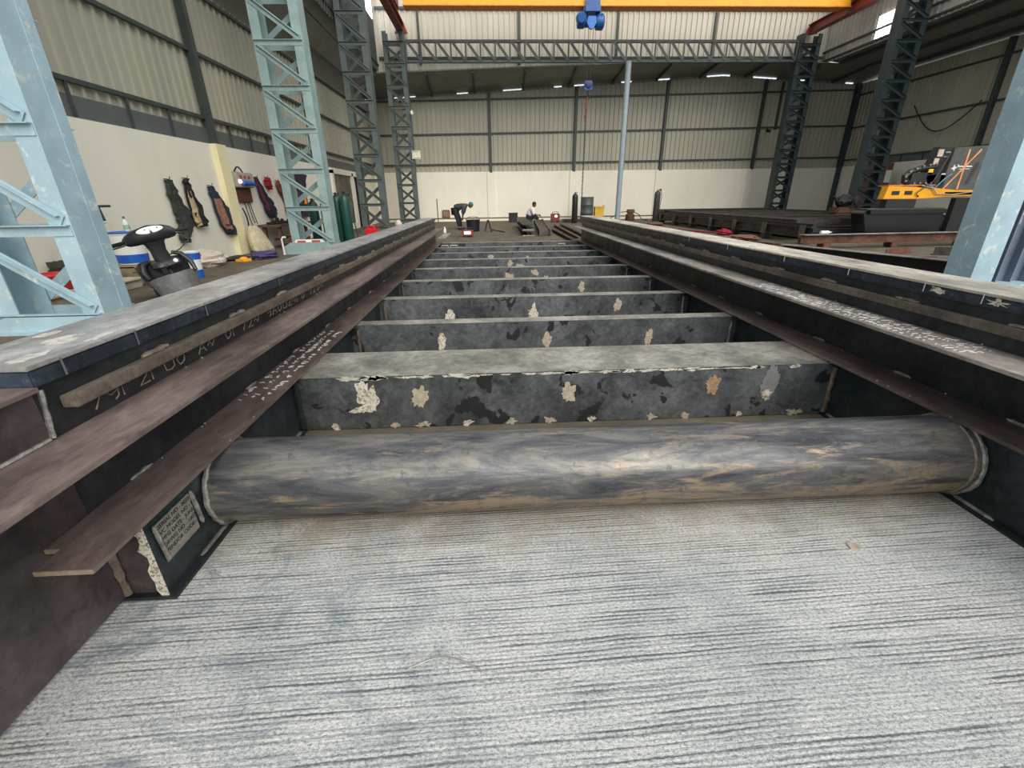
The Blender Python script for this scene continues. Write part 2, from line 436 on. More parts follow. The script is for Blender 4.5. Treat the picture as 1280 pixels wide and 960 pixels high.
while x < XR - .3:
    w_ = r_.uniform(.6, 2.2); MB().bar((x, YB + .11, eave(x) - .03), (min(x + w_, XR), YB + .11, eave(min(x + w_, XR)) - .03), .02, .13).build('eave_closure', M_ROOF, wb); x += w_ + r_.uniform(.3, 1.3)
MB().box(XR - .22, XR - .02, YB - .18, YB + .05, 0, 6.6).build('corner_post', M_TEAL, wb)
for x in (.15, 4.75, 9.6, 14.85):
    MB().box(x - .22, x + .22, YB - .06, YB, .17, 2.55).build('pilaster', M_PLASTER, wb)
MB().box(XL, XR, YB - .12, YB, .0, .15).build('plinth', M_PLASTER, wb)
MB().box(XL, XR, YB - .15, YB, .15, .19).build('ledge', M_SILL, wb)

# --- right wall
wr = struct(MB().box(XR, XR + .2, 4, 27.3, 0, 2.58).build('wall_right', M_PLASTER))
cladding((XR + .12, 4), (XR + .12, 27.2), 2.5, 6.60, (-1, 0)).build('cladding', M_SHEET, wr)
MB().box(XR + .06, XR + .085, 4, 24.6, 2.55, 2.86).build('flashing', M_FLASH, wr)
for z in (2.92, 4.50, 6.05):
    MB().box(XR + .01, XR + .08, 4, 27.1, z - .035, z + .035).build('girt', M_GIRT, wr)
for y in (14.5, 19.6, 24.75):
    MB().box(XR - .07, XR + .09, y - .08, y + .08, 2.58, 6.6).build('wall_post', M_GIRT, wr)
for y in (17.1, 18.3, 20.8, 22.0, 23.2):
    MB().box(XR + .02, XR + .058, y - .02, y + .02, 2.58, 2.93).build('stub_post', M_GIRT, wr)
MB().box(XR - .1, XR, 24.55, 24.95, 0, 2.585).build('pilaster', M_PLASTER, wr)

# --- upper walls of the nave: gable above the truss and clerestory walls over the side bays
wu = struct(cladding((-5.0, YU), (16.42, YU), 6.95, 9.9, (0, -1), zlo=lambda x: (zt - .45 + .6 * (x - XL + .3) / 19 if x < 12.5 else zt + .15 - .4 * (x - 12.5) / 7.8) - .02).build('wall_upper', M_SHEETUP))
for x in (-3.0, 1.6, 6.2, 10.8):
    MB().box(x - .05, x + .05, YU - .12, YU - .04, 7.0, 9.9).build('wall_post', M_GIRT, wu)
for z in (9.12, 7.25):
    MB().box(-4.9, 16.3, YU - .1, YU - .03, z - .05, z + .05).build('girt', M_GIRT, wu)
wc = struct(cladding((16.4, 5), (16.4, YU + .02), 6.98, 9.9, (-1, 0)).build('wall_clerestory', M_SHEETUP))
for z in (7.08, 7.45, 8.6):
    MB().box(16.28, 16.36, 5, YU, z - .035, z + .035).build('girt', M_GIRT, wc)
wk = struct(cladding((-5.02, 5), (-5.02, YU + .02), 6.7, 9.9, (1, 0)).build('wall_clerestory.001', simple('sheet darkened for shade', (70, 74, 70), .7, var=.12, scale=1.5)))  # shade of the dim upper nave put into the sheet colour
MB().box(-5.0, -4.96, 5, YU, 6.95, 7.02).build('girt', M_GIRT, wk)
cladding((XL - .12, 24.0), (XL - .12, 27.25), 5.4, 6.8, (1, 0)).build('cladding', M_SHEET, wl)
MB().add([(XL - .3, 24.84, 5.4), (-4.98, 24.84, 6.7), (-4.98, 24.84, 7.4), (XL - .3, 24.84, 6.6)], [(0, 1, 2, 3)]).build('end_panel', M_ROOF, wl)
M_SKYPANEL = emit('translucent roof light sheet', (.94, .97, 1.0), 2.4)
w1 = struct(MB().box(16.33, 16.36, 20.75, 22.0, 7.13, 7.92).build('window_1', M_SKYPANEL))
for k in range(5):
    MB().box(16.30, 16.33, 20.9 + k * .25, 20.92 + k * .25, 7.13, 7.92).build('rib', M_WHITE, w1)
w2 = struct(MB().box(-4.96, -4.93, 23.6, 24.7, 8.6, 9.5).build('window_2', M_SKYPANEL))
MB().box(-4.93, -4.9, 24.12, 24.18, 8.6, 9.5).build('rib', M_WHITE, w2)

# --- lower roofs over the back, left and right bays (seen from underneath)
def roof(name, quads, purlins, mat=M_ROOF):
    mbx = MB()
    for q in quads:
        q = [V(p) for p in q]; mbx.add(q + [p + V((0, 0, .05)) for p in q], [(0, 1, 2, 3), (7, 6, 5, 4), (0, 4, 5, 1), (1, 5, 6, 2), (2, 6, 7, 3), (3, 7, 4, 0)])
    o = struct(mbx.build(name, mat))
    for a, b in purlins:
        MB().bar(a, b, .07, .12).build('purlin', M_GIRT, o)
    return o
zt = 7.02
roof('ceiling', [((XL - .3, 24.85, zt - .45), (12.5, 24.85, zt + .15), (12.5, YB + .12, 7.04), (XL - .3, YB + .12, 5.98)),
                 ((12.5, 24.85, zt + .15), (XR + .3, 24.85, zt - .25), (XR + .3, YB + .12, 6.62), (12.5, YB + .12, 7.04))],
     [((x, 24.9, zt - .45 + .6 * (x + 6.5) / 19 - .06), (x, YB, eave(x) - .04)) for x in (-2.8, -.6, 1.9, 4.3, 6.6, 8.9, 11.2)] +
     [((x, 24.9, zt + .15 - .4 * (x - 12.5) / 7.8 - .06), (x, YB, eave(x) - .04)) for x in (13.6, 16.2, 18.4)])
roof('ceiling.001', [((XL - .3, 2, 5.52), (-5.04, 2, 6.85), (-5.04, 24.85, 6.85), (XL - .3, 24.85, 5.52))],
     [((XL - .1 + t * 1.2, 2, 5.64 + t * 1.27), (XL - .1 + t * 1.2, 24.8, 5.64 + t * 1.27)) for t in (.3, .75)])
roof('ceiling.002', [((16.38, 4, 7.06), (XR + .3, 4, 6.62), (XR + .3, 24.85, 6.62), (16.38, 24.85, 7.06))],
     [((x, 4, 7.02 - .48 * (x - 16) / 4.3), (x, 24.6, 7.02 - .48 * (x - 16) / 4.3)) for x in (16.9, 18.2, 19.4)])

# ------------------------------------------------------------------ the welded platform
wbr = thing('weighbridge_frame', 'long dark steel weighbridge frame, two stepped side girders joined by cross beams and a pipe', 'steel frame', (XC, 1.13, 0))
WY0, WY1 = 1.13, 10.6
def W(o):   # parts are built in world coordinates
    o.matrix_parent_inverse = Matrix.Translation((-XC, -1.13, 0)); return o
def girder(s):
    g = bpy.data.objects.new('side_girder', None); COL.objects.link(g); g.parent = wbr
    W(g)
    def X(u): return XC + s * u
    def part(name, mbx, mat, **k):
        o = mbx.build(name, mat, g, **k); return o
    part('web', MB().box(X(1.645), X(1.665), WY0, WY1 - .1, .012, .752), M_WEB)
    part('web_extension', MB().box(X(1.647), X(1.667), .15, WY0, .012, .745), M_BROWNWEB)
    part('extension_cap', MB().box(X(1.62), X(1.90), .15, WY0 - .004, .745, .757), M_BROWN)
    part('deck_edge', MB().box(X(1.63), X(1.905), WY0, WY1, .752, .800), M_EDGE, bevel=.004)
    part('deck_plate', MB().box(X(1.628), X(1.907), WY0 - .002, WY1 + .002, .800, .812), M_DECKTOP if s < 0 else M_DECKTOP2, bevel=.002)
    part('upper_flange', MB().box(X(1.43), X(1.645), .15, WY1 - .15, .585, .601).box(X(1.667), X(1.85), .15, WY1 - .15, .585, .601), M_BROWN if s < 0 else M_DUST, bevel=.002)
    part('flat_bar', MB().box(X(1.600), X(1.645), WY0 + .06, WY1 - .2, .668, .704), M_STRIP, bevel=.003)
    part('lower_flange', MB().box(X(1.455), X(1.601), .905, WY1 - .25, .331, .345).box(X(1.600), X(1.645), .985, WY1 - .25, .331, .345), M_BROWN, bevel=.0)
    part('flange_end', MB().box(X(1.456), X(1.600), .902, .905, .3315, .3445), simple('tan cut edge', (150, 132, 112), .6, var=.2, scale=20))
    part('flange_end', MB().box(X(1.602), X(1.644), .982, .985, .3315, .3445), simple('tan cut edge', (150, 132, 112), .6, var=.2, scale=20))
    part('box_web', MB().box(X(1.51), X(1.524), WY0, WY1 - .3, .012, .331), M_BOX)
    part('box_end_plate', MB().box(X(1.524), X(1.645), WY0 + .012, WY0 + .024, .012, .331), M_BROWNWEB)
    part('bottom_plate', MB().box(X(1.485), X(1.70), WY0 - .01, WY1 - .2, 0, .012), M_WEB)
    # stitch welds
    r = random.Random(11 + s)
    for k in range(16):
        y = 1.5 + .55 * k + r.uniform(-.06, .06); n_ = 7
        pts = [(X(1.638 + r.uniform(-.002, .002)), y + .022 * j, .706 + r.uniform(0, .004)) for j in range(n_)]
        part('weld_bead', MB().tube(pts, [.006] + [.011 + r.uniform(-.002, .003) for _ in range(n_ - 2)] + [.006], 6), M_RUSTWELD, smooth=True)
    for k in range(14):
        y = 1.35 + .62 * k + r.uniform(-.1, .1); n_ = 6
        pts = [(X(1.640), y + .02 * j, .350 + r.uniform(0, .003)) for j in range(n_)]
        part('weld_bead', MB().tube(pts, [.004] + [.008 + r.uniform(-.002, .002) for _ in range(n_ - 2)] + [.004], 6), M_WELD, smooth=True)
    # fillet weld under the box at the floor and along the extension
    for k in range(3):
        y = 1.30 + .75 * k
        pts = [(X(1.507), y + .02 * j, .014) for j in range(10)]
        part('weld_bead', MB().tube(pts, [.004] + [.009 + r.uniform(-.002, .002) for _ in range(8)] + [.004], 6), M_WELD, smooth=True)
    pts = [(X(1.644), .16 + .04 * j, .604) for j in range(25)]
    part('weld_bead', MB().tube(pts, [.007 + r.uniform(-.001, .002) for _ in pts], 6), M_WELD, smooth=True)
    pts = [(X(1.643), WY0 + .002 * j, .605 + .0135 * j) for j in range(11)]
    part('weld_bead', MB().tube(pts, [.007 + r.uniform(-.001, .002) for _ in pts], 6), M_WELD, smooth=True)
    # weld spatter grains along the flange root
    sp = MB()
    for k in range(70):
        y = r.uniform(1.2, 9.5); u, z = ((1.641, .602), (1.640, .346), (1.46, .346))[k % 3]
        sp.blob((X(u - r.uniform(0, .012)), y, z + .002), r.uniform(.003, .006), 6, 4)
    o = part('weld_spatter', sp, M_WELD); o['kind'] = 'stuff'
    return g
gl = girder(-1); gr = girder(1)

# scraped bare end of the box and torn flange corner on the near side
bx = MB(); r = random.Random(3); edge = []
for k in range(13):
    edge.append((XC - 1.512 - r.uniform(.004, .03) - .012, .012 + .32 * k / 12))
poly = [(XC - 1.5105, .012)] + [(XC - 1.5105, .331)] + [(x, z) for x, z in reversed(edge)]
bx.extrude(poly, WY0 - .004, WY0 + .05, 'y'); bx.build('scraped_edge', M_MARK, gl)
MB().tube([(XC - 1.64, WY0 + .0 + r.uniform(0, .004), .02 + .03 * k) for k in range(10)], [.012 + r.uniform(-.003, .004) for k in range(10)], 7).build('weld_bead', M_RUSTWELD, gl, smooth=True)
# short square tab beside the flange end
W(MB().box(XC - 1.63, XC - 1.4855, WY0 - .013, WY0 - .010, .0, .012).build('plate_edge', M_MARK, gl))

# cross beams
YBEAM = [3.33, 4.26, 5.23, 6.2, 7.15, 8.05, 9.0, 10.0]
def W2(parent, name, mbx, mat, **k): return mbx.build(name, mat, parent, **k)
XA, XB = XC - 1.51, XC + 1.51
fb = W(MB().box(XA, XB, 2.26, 2.68, .0, .316).build('cross_beam', M_BEAM, wbr, bevel=.006))
W2(fb, 'top_plate', MB().box(XA, XB, 2.262, 2.676, .3165, .3205), M_BEAMTOP)
for s, x in ((1, XA + .012), (-1, XB - .012)):
    pts = [(x + r.uniform(-.003, .003), 2.252, .02 + .02 * k) for k in range(15)]
    W2(fb, 'weld_bead', MB().tube(pts, [.014 + r.uniform(-.003, .004) for _ in pts], 7), M_RUSTWELD if s < 0 else M_WEB, smooth=True)
    pts = [(x + s * .03 + r.uniform(-.002, .002), 2.27 + .03 * k, .323) for k in range(14)]
    W2(fb, 'weld_bead', MB().tube(pts, [.008 + r.uniform(-.002, .003) for _ in pts], 6), M_WELD, smooth=True)
def mark(parent, x, z, w, h, y, mat, seed, rough=.3, spikes=.2):
    W2(parent, 'paint_mark', splat(x, z, w, h, y, rough, 18, .0015, seed, spikes), mat)
mark(fb, -.705, .20, .10, .19, 2.258, M_MARK, 1, .45, .5); mark(fb, -.73, .125, .14, .04, 2.2585, M_MARK, 2, .5, .4)
mark(fb, -.415, .19, .085, .12, 2.258, M_MARK2, 3); mark(fb, .415, .19, .08, .11, 2.258, M_MARK2, 4, .35, .3)
mark(fb, 1.235, .21, .075, .115, 2.258, simple('rusty tan scrape', (150, 124, 96), .85, var=.25, scale=40), 5)
mark(fb, 1.565, .21, .10, .20, 2.258, simple('pale grey primer', (120, 120, 118), .8, var=.1, scale=20), 6, .2, .1)
mark(fb, 1.56, .14, .05, .06, 2.2575, M_MARK, 7)
for k, (x, w) in enumerate(((-.9, .05), (-.57, .04), (-.41, .06), (-.16, .05), (.09, .05), (.31, .06), (.55, .035), (.9, .045), (1.1, .05), (1.42, .03), (1.75, .09))):
    mark(fb, x, .02, w, .035, 2.258, M_MARK2 if k % 3 else M_MARK, 20 + k, .5, .7)
rr = random.Random(5)
for k in range(24):   # flaking white edge along the front top corner
    x = -.8 + 2.55 * k / 24 + rr.uniform(-.05, .05); w = rr.uniform(.04, .14)
    W2(fb, 'paint_mark', splat(x, .309, w, rr.uniform(.008, .026), 2.258, .5, 14, .0015, 50 + k, .6), M_MARK if k % 2 else simple('pale flaking edge', (186, 182, 168), .8, var=.15, scale=30))
for i, y in enumerate(YBEAM):
    b = W(MB().box(XA + .05, XB - .05, y, y + .13, .0, .318).build('cross_beam', M_BEAM, wbr, bevel=.006))
    W2(b, 'top_plate', MB().box(XA + .05, XB - .05, y + .002, y + .128, .3185, .3215), M_BEAMTOP)
    for s, x in ((-1, XA + .02), (1, XB - .02)):
        W2(b, 'end_cleat', MB().box(x - .035, x + .035, y + .015, y + .115, .012, .31), M_BEAM)
        pts = [(x - s * .034 + rr.uniform(-.003, .003), y - .003, .03 + .028 * k) for k in range(10)]
        if i < 4: W2(b, 'weld_bead', MB().tube(pts, [.011 + rr.uniform(-.003, .003) for _ in pts], 6), M_WELD if s > 0 else M_STRIP, smooth=True)
    if i == 0:
        mark(b, -.40, .17, .055, .16, y - .001, M_MARK, 80, .25, .3); mark(b, .42, .17, .07, .12, y - .001, M_MARK2, 81); mark(b, 1.23, .17, .06, .13, y - .001, M_MARK2, 82)
    elif i == 1:
        mark(b, -.41, .13, .09, .16, y - .001, M_MARK, 83, .2, .6); mark(b, .40, .15, .09, .16, y - .001, M_MARK, 84, .2, .6); mark(b, 1.23, .22, .07, .13, y - .001, M_MARK2, 85)
    elif i == 2:
        mark(b, -.41, .10, .07, .10, y - .001, M_MARK, 86); mark(b, .9, .1, .06, .06, y - .001, M_MARK2, 87); mark(b, 1.06, .22, .07, .12, y - .001, M_MARK2, 88)
    elif i in (3, 4, 5):
        mark(b, -.35 + .2 * i, .2, .12, .09, y - .001, M_MARK2, 90 + i, .4, .5); mark(b, .75, .14, .12, .11, y - .001, M_MARK, 95 + i, .4, .5)
        mark(b, 1.5 - .3 * i, .25, .09, .08, y - .001, M_MARK2, 100 + i, .4, .5)
    elif i == 7:
        for x in (-.79, 1.54, -.98):
            W2(b, 'lifting_lug', MB().tube([(x - .07, y - .03, .2), (x - .07, y - .03, .27), (x + .07, y - .03, .27), (x + .07, y - .03, .2)], .018, 8), M_MARK2)

# front pipe
PY, PZ, PR = 1.56, .165, .163
pp = MB(); n_ = 64; rows = []
pp.tube([(XA, PY, PZ), (XA + 1, PY, PZ), (XB - 1, PY, PZ), (XB, PY, PZ)], PR, n_)
pipe = W(pp.build('pipe', M_PIPE, wbr, smooth=True))
for x, m_, ex in ((XA + .012, M_WELD, 0), (XB - .012, M_WELD, 0)):
    ring = [(x + rr.uniform(-.002, .002), PY + (PR + .004) * math.cos(a), PZ + (PR + .004) * math.sin(a)) for a in [2 * PI * k / 60 for k in range(61)]]
    ring = [(px, py, max(pz, .012)) for px, py, pz in ring]
    W2(pipe, 'weld_ring', MB().tube(ring, [.010 + rr.uniform(-.002, .003) for _ in ring], 7), m_, smooth=True)
ring = [(XB - .045, PY + (PR + .001) * math.cos(a), PZ + (PR + .001) * math.sin(a)) for a in [2 * PI * k / 60 for k in range(61)]]
W2(pipe, 'heat_band', MB().tube(ring, .006, 6), M_RUSTWELD, smooth=True)
mark(pipe, .62, .30, .0, .0, 1.45, M_MARK, 1) if False else None

# name plate
npx = XC - 1.51 + .001
plate = MB().box(npx, npx + .004, 1.165, 1.335, .115, .262)
# the plate is tilted a touch on the box web as in the picture
npo = W(plate.build('name_plate', M_PLATE, wbr, bevel=.001))
TM = Matrix(((0, 0, 1, npx + .0045), (1, 0, 0, 1.172), (0, 1, 0, .241), (0, 0, 0, 1)))
text_mesh('lettering', 'SERIAL NO - 0039\nVC MODEL NO - PL 41CH\nMFG DATE - JUNE -2CF\nDRWG NO - 1007949\nVENDOR CODE - 1100085', .0205, M_INK, npo, TM, .0005, spacing=1.18)
for y in (1.158, 1.342):
    pts = [(npx + .006, y + .0012 * k, .262 - .0145 * k + .004) for k in range(11)]
    W2(npo, 'weld_bead', MB().tube(pts, [.004] + [.008 + rr.uniform(-.001, .001) for _ in range(9)] + [.004], 7), M_WELD, smooth=True)

# chalk: handwriting-like strokes on the near web, rows of strokes on both flanges
def stroke_set(name, gpar, strokes, mat, wdt=.004):
    mbx = MB()
    for st in strokes: mbx.tube(st, wdt, 4)
    o = mbx.build(name, mat, gpar); o['kind'] = 'stuff'; return o
wx = XC - 1.645 + .0015
def wpt(y, z): return (wx, y, z)
digits = {'9': [(1, .8), (.5, 1), (.1, .75), (.4, .5), (.95, .7), (.9, .2), (.6, 0)], '7': [(0, 1), (1, 1), (.4, 0)], '2': [(.05, .8), (.5, 1), (.9, .75), (.1, 0), (1, 0)],
          'A': [(0, 0), (.5, 1), (1, 0), (.8, .4), (.2, .4)], 'N': [(0, 0), (0, 1), (1, 0), (1, 1)], '0': [(.5, 1), (.05, .6), (.3, 0), (.8, .2), (.95, .7), (.5, 1)],
          'U': [(0, 1), (.1, .1), (.6, 0), (1, .2), (1, 1)], '~': [(0, .4), (.3, .8), (.6, .2), (1, .7)]}
st = []; y0 = 1.26
for ch in '79N2NU0 A~ 0N72~ 9A0U2~N0 720~':
    if ch in digits:
        st.append([wpt(y0 + .052 * a, .606 + .012 + .040 * b_) for a, b_ in digits[ch]])
    y0 += .068
stroke_set('chalk_writing', gl, st, M_CHALKFAINT, .003)
r = random.Random(21); st = []
for k in range(46):
    y = 1.95 + .026 * k + r.uniform(-.01, .01)
    for row in range(3):
        if r.random() < .75:
            x = XC - 1.625 + .055 * row + r.uniform(-.006, .006); L = r.uniform(.008, .03)
            st.append([(x, y, .3458), (x + L, y + r.uniform(-.012, .012), .3458)])
            if r.random() < .4: st.append([(x, y, .3458), (x + .002, y + r.uniform(.012, .02), .3458)])
stroke_set('chalk_writing', gl, st, M_CHALK, .003)
st = []
for k in range(60):
    y = 1.62 + .026 * k + r.uniform(-.008, .008)
    for row in range(4):
        if r.random() < .8:
            x = XC + 1.46 + .042 * row + r.uniform(-.008, .008); L = r.uniform(.012, .034)
            st.append([(x, y, .6005), (x + L, y + r.uniform(-.02, .02), .6005)])
stroke_set('chalk_writing', gr, st, M_CHALK, .0030)
for k, y in enumerate((1.75, 2.02, 2.5, 3.1, 3.9, 4.7)):   # chalked marking-out ticks on the right deck edge
    W2(gr, 'chalk_tick', MB().box(XC + 1.6265, XC + 1.6275, y, y + .004 + .001 * k, .765, .806), M_CHALK)
    if k in (0, 1):
        rq = random.Random(k + 40); pl = []
        for j in range(18):
            a = 2 * PI * j / 18; q = 1 + rq.uniform(-.65, .65); pl.append((y - .06 + .035 * math.cos(a) * q, .782 + .012 * math.sin(a) * q))
        W2(gr, 'paint_mark', MB().extrude(pl, XC + 1.6262, XC + 1.6275, 'x'), M_MARK)
for k, y in enumerate((1.22, 1.5, 1.9, 2.6, 3.4)):
    W2(gl, 'chalk_tick', MB().box(XC - 1.6275, XC - 1.6265, y, y + .006, .756, .806), simple('dull tick', (92, 98, 104), .7))
# white scuffs on the near end of the left deck
for k, (u, y, w, h, sd) in enumerate(((1.83, 1.20, .10, .05, 1), (1.76, 1.38, .07, .10, 2), (1.70, 1.22, .05, .10, 3), (1.665, 1.42, .025, .16, 4), (1.86, 1.45, .04, .07, 5))):
    rq = random.Random(sd); poly = []
    for j in range(16):
        a = 2 * PI * j / 16; q = 1 + rq.uniform(-.35, .35); poly.append((XC - u + w / 2 * math.cos(a) * q, y + h / 2 * math.sin(a) * q))
    W2(gl, 'paint_mark', MB().extrude(poly, .812, .8132, 'z'), simple('pale deck scuff', (196, 190, 180), .7, var=.12, scale=14, dirt=(168, 163, 158), dirt_amt=(.46, .56)))

# ------------------------------------------------------------------ lattice columns
def channel_prof(x0, x1, y0, y1, s, t=.014, fl=.2):
    """C section in plan, web on the outside (s=-1: web at x0, s=+1: web at x1)"""
    if s > 0:
        return [(x1, y0), (x1, y1), (x1 - fl, y1), (x1 - fl, y1 - t), (x1 - t, y1 - t), (x1 - t, y0 + t), (x1 - fl, y0 + t), (x1 - fl, y0)]
    return [(x0, y1), (x0, y0), (x0 + fl, y0), (x0 + fl, y0 + t), (x0 + t, y0 + t), (x0 + t, y1 - t), (x0 + fl, y1 - t), (x0 + fl, y1)]
def lattice_column(label, x0, x1, y0, y1, ztop, mat, bay=.83, zb=.19, fl=.2, gusset=True, mat_side=None, gh=.17, gy=.075):
    c = thing('lattice_column', label, 'steel column', ((x0 + x1) / 2, (y0 + y1) / 2, 0), group='lattice columns of the hall')
    inv = Matrix.Translation((-(x0 + x1) / 2, -(y0 + y1) / 2, 0))
    def P(name, mbx, m=mat, **k):
        o = mbx.build(name, m, c, **k); o.matrix_parent_inverse = inv; return o
    for s in (-1, 1):
        P('chord', MB().extrude(channel_prof(x0, x1, y0, y1, s, fl=fl), .03, ztop, 'z'), mat_side or mat)
        xs = x1 if s > 0 else x0
        P('lip_strip', MB().box(xs - .002 if s < 0 else xs, xs if s < 0 else xs + .002, y1 - (y1 - y0) * .33, y1 - .003, .03, ztop) if False else
          MB().box(min(xs, xs + s * .006), max(xs, xs + s * .006), y1 - (y1 - y0) * .34, y1, .03, ztop), mat_side or mat)
    z = zb
    while z < ztop - .05:
        # battens: angle section, horizontal leg on top
        P('batten', MB().box(x0 + .01, x1 - .01, y0 - .010, y0, z - .10, z).box(x0 + .01, x1 - .01, y0 - .055, y0 - .010, z - .010, z))
        P('batten', MB().box(x0 + .01, x1 - .01, y1, y1 + .010, z - .10, z).box(x0 + .01, x1 - .01, y1 + .010, y1 + .055, z - .010, z))
        if z + bay < ztop:
            a, b = (x0 + .06, y0 - .012, z + bay - .13), (x1 - .06, y0 - .012, z + .03)
            P('brace', MB().bar(a, b, .010, .11, (0, 0, 1)).bar((a[0], a[1] - .025, a[2] + .045), (b[0], b[1] - .025, b[2] + .045), .055, .010, (0, 0, 1)))
            a, b = (x0 + .06, y1 + .012, z + .03), (x1 - .06, y1 + .012, z + bay - .13)
            P('brace', MB().bar(a, b, .010, .11, (0, 0, 1)))
        z += bay
    P('base_plate', MB().box(x0 - .08, x1 + .08, y0 - gy - .045, y1 + .12, 0, .03))
    if gusset:
        w = x1 - x0
        for y in (y0 - gy, y1 + .065):
            P('gusset', MB().extrude([(x0 - .06, .03), (x1 + .06, .03), (x1 + .06, .06), (x1 - .02, gh), (x0 + .12, gh), (x0 - .06, gh * .6)], y, y + .012, 'y'))
    return c
lattice_column('bright light blue lattice column beside the scooter, standing by the weighbridge deck', -4.92, -3.9, 4.58, 4.95, 8.1, M_AQUA)
lattice_column('pale aqua lattice column with green gas cylinders at its foot', -4.95, -3.9, 11.85, 12.22, 8.1, M_AQUA2, zb=.24, gh=.27, gy=.42)
lattice_column('grey green lattice column beyond the door, third along the side aisle', -4.85, -3.9, 18.2, 18.56, 8.08, M_SLATE, zb=.24)
lattice_column('slim grey lattice column carrying the small white sign, at end of the roof truss', -4.55, -3.6, 24.35, 24.72, 8.08, M_SLATE, zb=.24)
lattice_column('dark teal lattice column at the far wall behind the cutting table', 14.6, 15.6, 24.35, 24.72, 8.0, M_TEAL, bay=.62)
lattice_column('dark lattice column rising behind the orange cutting machine', 15.1, 16.1, 19.2, 19.62, 8.08, M_TEAL, bay=.62)
nc = thing('steel_column', 'broad scuffed light blue column beside the end of the stock beams', 'steel column', (7.2, 6.1, 0))
def NC(name, mbx, m_=M_AQUA, **k):
    o = mbx.build(name, m_, nc, **k); o.matrix_parent_inverse = Matrix.Translation((-7.2, -6.1, 0)); return o
M_RECESS = simple('grey blue inner column paint', (104, 116, 132), .55, var=.12, scale=3)
NC('side_channel', MB().extrude([(6.58, 5.88), (6.90, 5.88), (6.90, 5.90), (6.60, 5.90), (6.60, 6.25), (6.90, 6.25), (6.90, 6.27), (6.58, 6.27)], .03, 8.0, 'z'))
NC('side_channel', MB().extrude([(7.9, 5.88), (7.58, 5.88), (7.58, 5.90), (7.88, 5.90), (7.88, 6.25), (7.58, 6.25), (7.58, 6.27), (7.9, 6.27)], .03, 8.0, 'z'))
NC('lip_strip', MB().box(6.572, 6.58, 6.10, 6.27, .03, 8.0))
NC('web_plate', MB().box(6.90, 7.58, 6.02, 6.04, .03, 8.0), M_RECESS)
for x in (7.02, 7.24, 7.46): NC('stiffener', MB().box(x - .008, x + .008, 5.93, 6.02, .03, 8.0), M_RECESS)
NC('inner_flange', MB().box(6.90, 6.915, 5.90, 6.02, .03, 8.0), M_RECESS)
NC('base_plate', MB().box(6.5, 8.0, 5.75, 6.4, 0, .03))
mk = MB(); rq = random.Random(77); pl = []
for j in range(20):
    a = 2 * PI * j / 20; q = 1 + rq.uniform(-.5, .5); pl.append((7.12 + .03 * math.cos(a) * q, .95 + .16 * math.sin(a) * q))
NC('paint_mark', mk.extrude(pl, 6.014, 6.02, 'y'), M_MARK)

# ------------------------------------------------------------------ roof truss, post, runway, crane
tr = thing('roof_truss', 'grey lattice girder spanning the hall below the upper wall', 'truss', (6, 24.5, 7.0))
def TP(par, loc):
    inv = Matrix.Translation(-V(loc))
    def P(name, mbx, m, **k):
        o = mbx.build(name, m, par, **k); o.matrix_parent_inverse = inv; return o
    return P
P = TP(tr, (6, 24.5, 7.0))
TX0, TX1, TZ0, TZ1, TY = -3.54, 14.54, 6.98, 7.74, 24.5
for z in (TZ0, TZ1):
    P('chord', MB().box(TX0, TX1, TY - .08, TY + .08, z - .05, z + .05), M_TRUSS)
nb = 27; w = (TX1 - TX0) / nb
for k in range(nb + 1):
    x = TX0 + k * w
    P('upright', MB().bar((x, TY - .09, TZ0), (x, TY - .09, TZ1), .07, .02, (0, 1, 0)), M_TRUSS)
    if k < nb:
        P('diagonal', MB().bar((x + .06, TY - .10, TZ1 - .03), (x + w - .02, TY - .10, TZ0 + .03), .02, .10, (0, 1, 0)) if False else
          MB().bar((x + .06, TY - .10, TZ1 - .03), (x + w - .02, TY - .10, TZ0 + .03), .02, .11, (0, 0, 1)), M_TRUSS)
post = thing('steel_post', 'slim pale grey round post propping the roof truss', 'post', (6.62, 24.3, 0))
P = TP(post, (6.62, 24.3, 0))
P('shaft', MB().tube([(6.62, 24.3, .02), (6.62, 24.3, 6.93)], .13, 16), simple('pale blue grey post paint', (150, 164, 170), .5, var=.08), smooth=True)
P('foot_plate', MB().box(6.4, 6.84, 24.1, 24.5, 0, .02), M_TRUSS)
for s, x, lab in ((-1, -3.75, 'red oxide crane runway beam over the columns beside the cladded wall with the door'), (1, 15.35, 'red oxide crane runway beam below the bright roof light panel')):
    rb = thing('runway_beam', lab, 'crane beam', (x, 15, 8.11)); P = TP(rb, (x, 15, 8.1))
    P('i_beam', MB().box(x - .15, x + .15, 4, 25, 8.11, 8.13).box(x - .15, x + .15, 4, 25, 8.47, 8.5).box(x - .012, x + .012, 4, 25, 8.13, 8.47), M_REDOX)
    P('rail', MB().box(x - .03, x + .03, 4, 25, 8.5, 8.56), M_DKSTEEL)
    P('end_bracket', MB().extrude([(x - .3, 8.11), (x + .3, 8.11), (x + .15, 8.45), (x - .15, 8.45)], 24.86, 24.9, 'y'), M_REDOX)
cr = thing('bridge_crane', 'orange bridge crane girder across the top of the hall', 'crane', (6, 22.5, 8.4)); P = TP(cr, (6, 22.5, 8.4))
P('girder', MB().box(-3.2, 15.2, 22.3, 22.7, 8.34, 9.1), M_ORANGE, bevel=.01)
P('bottom_flange', MB().box(-3.2, 15.2, 22.22, 22.78, 8.30, 8.34), simple('shadowed orange flange', (214, 130, 30), .5), bevel=.004)
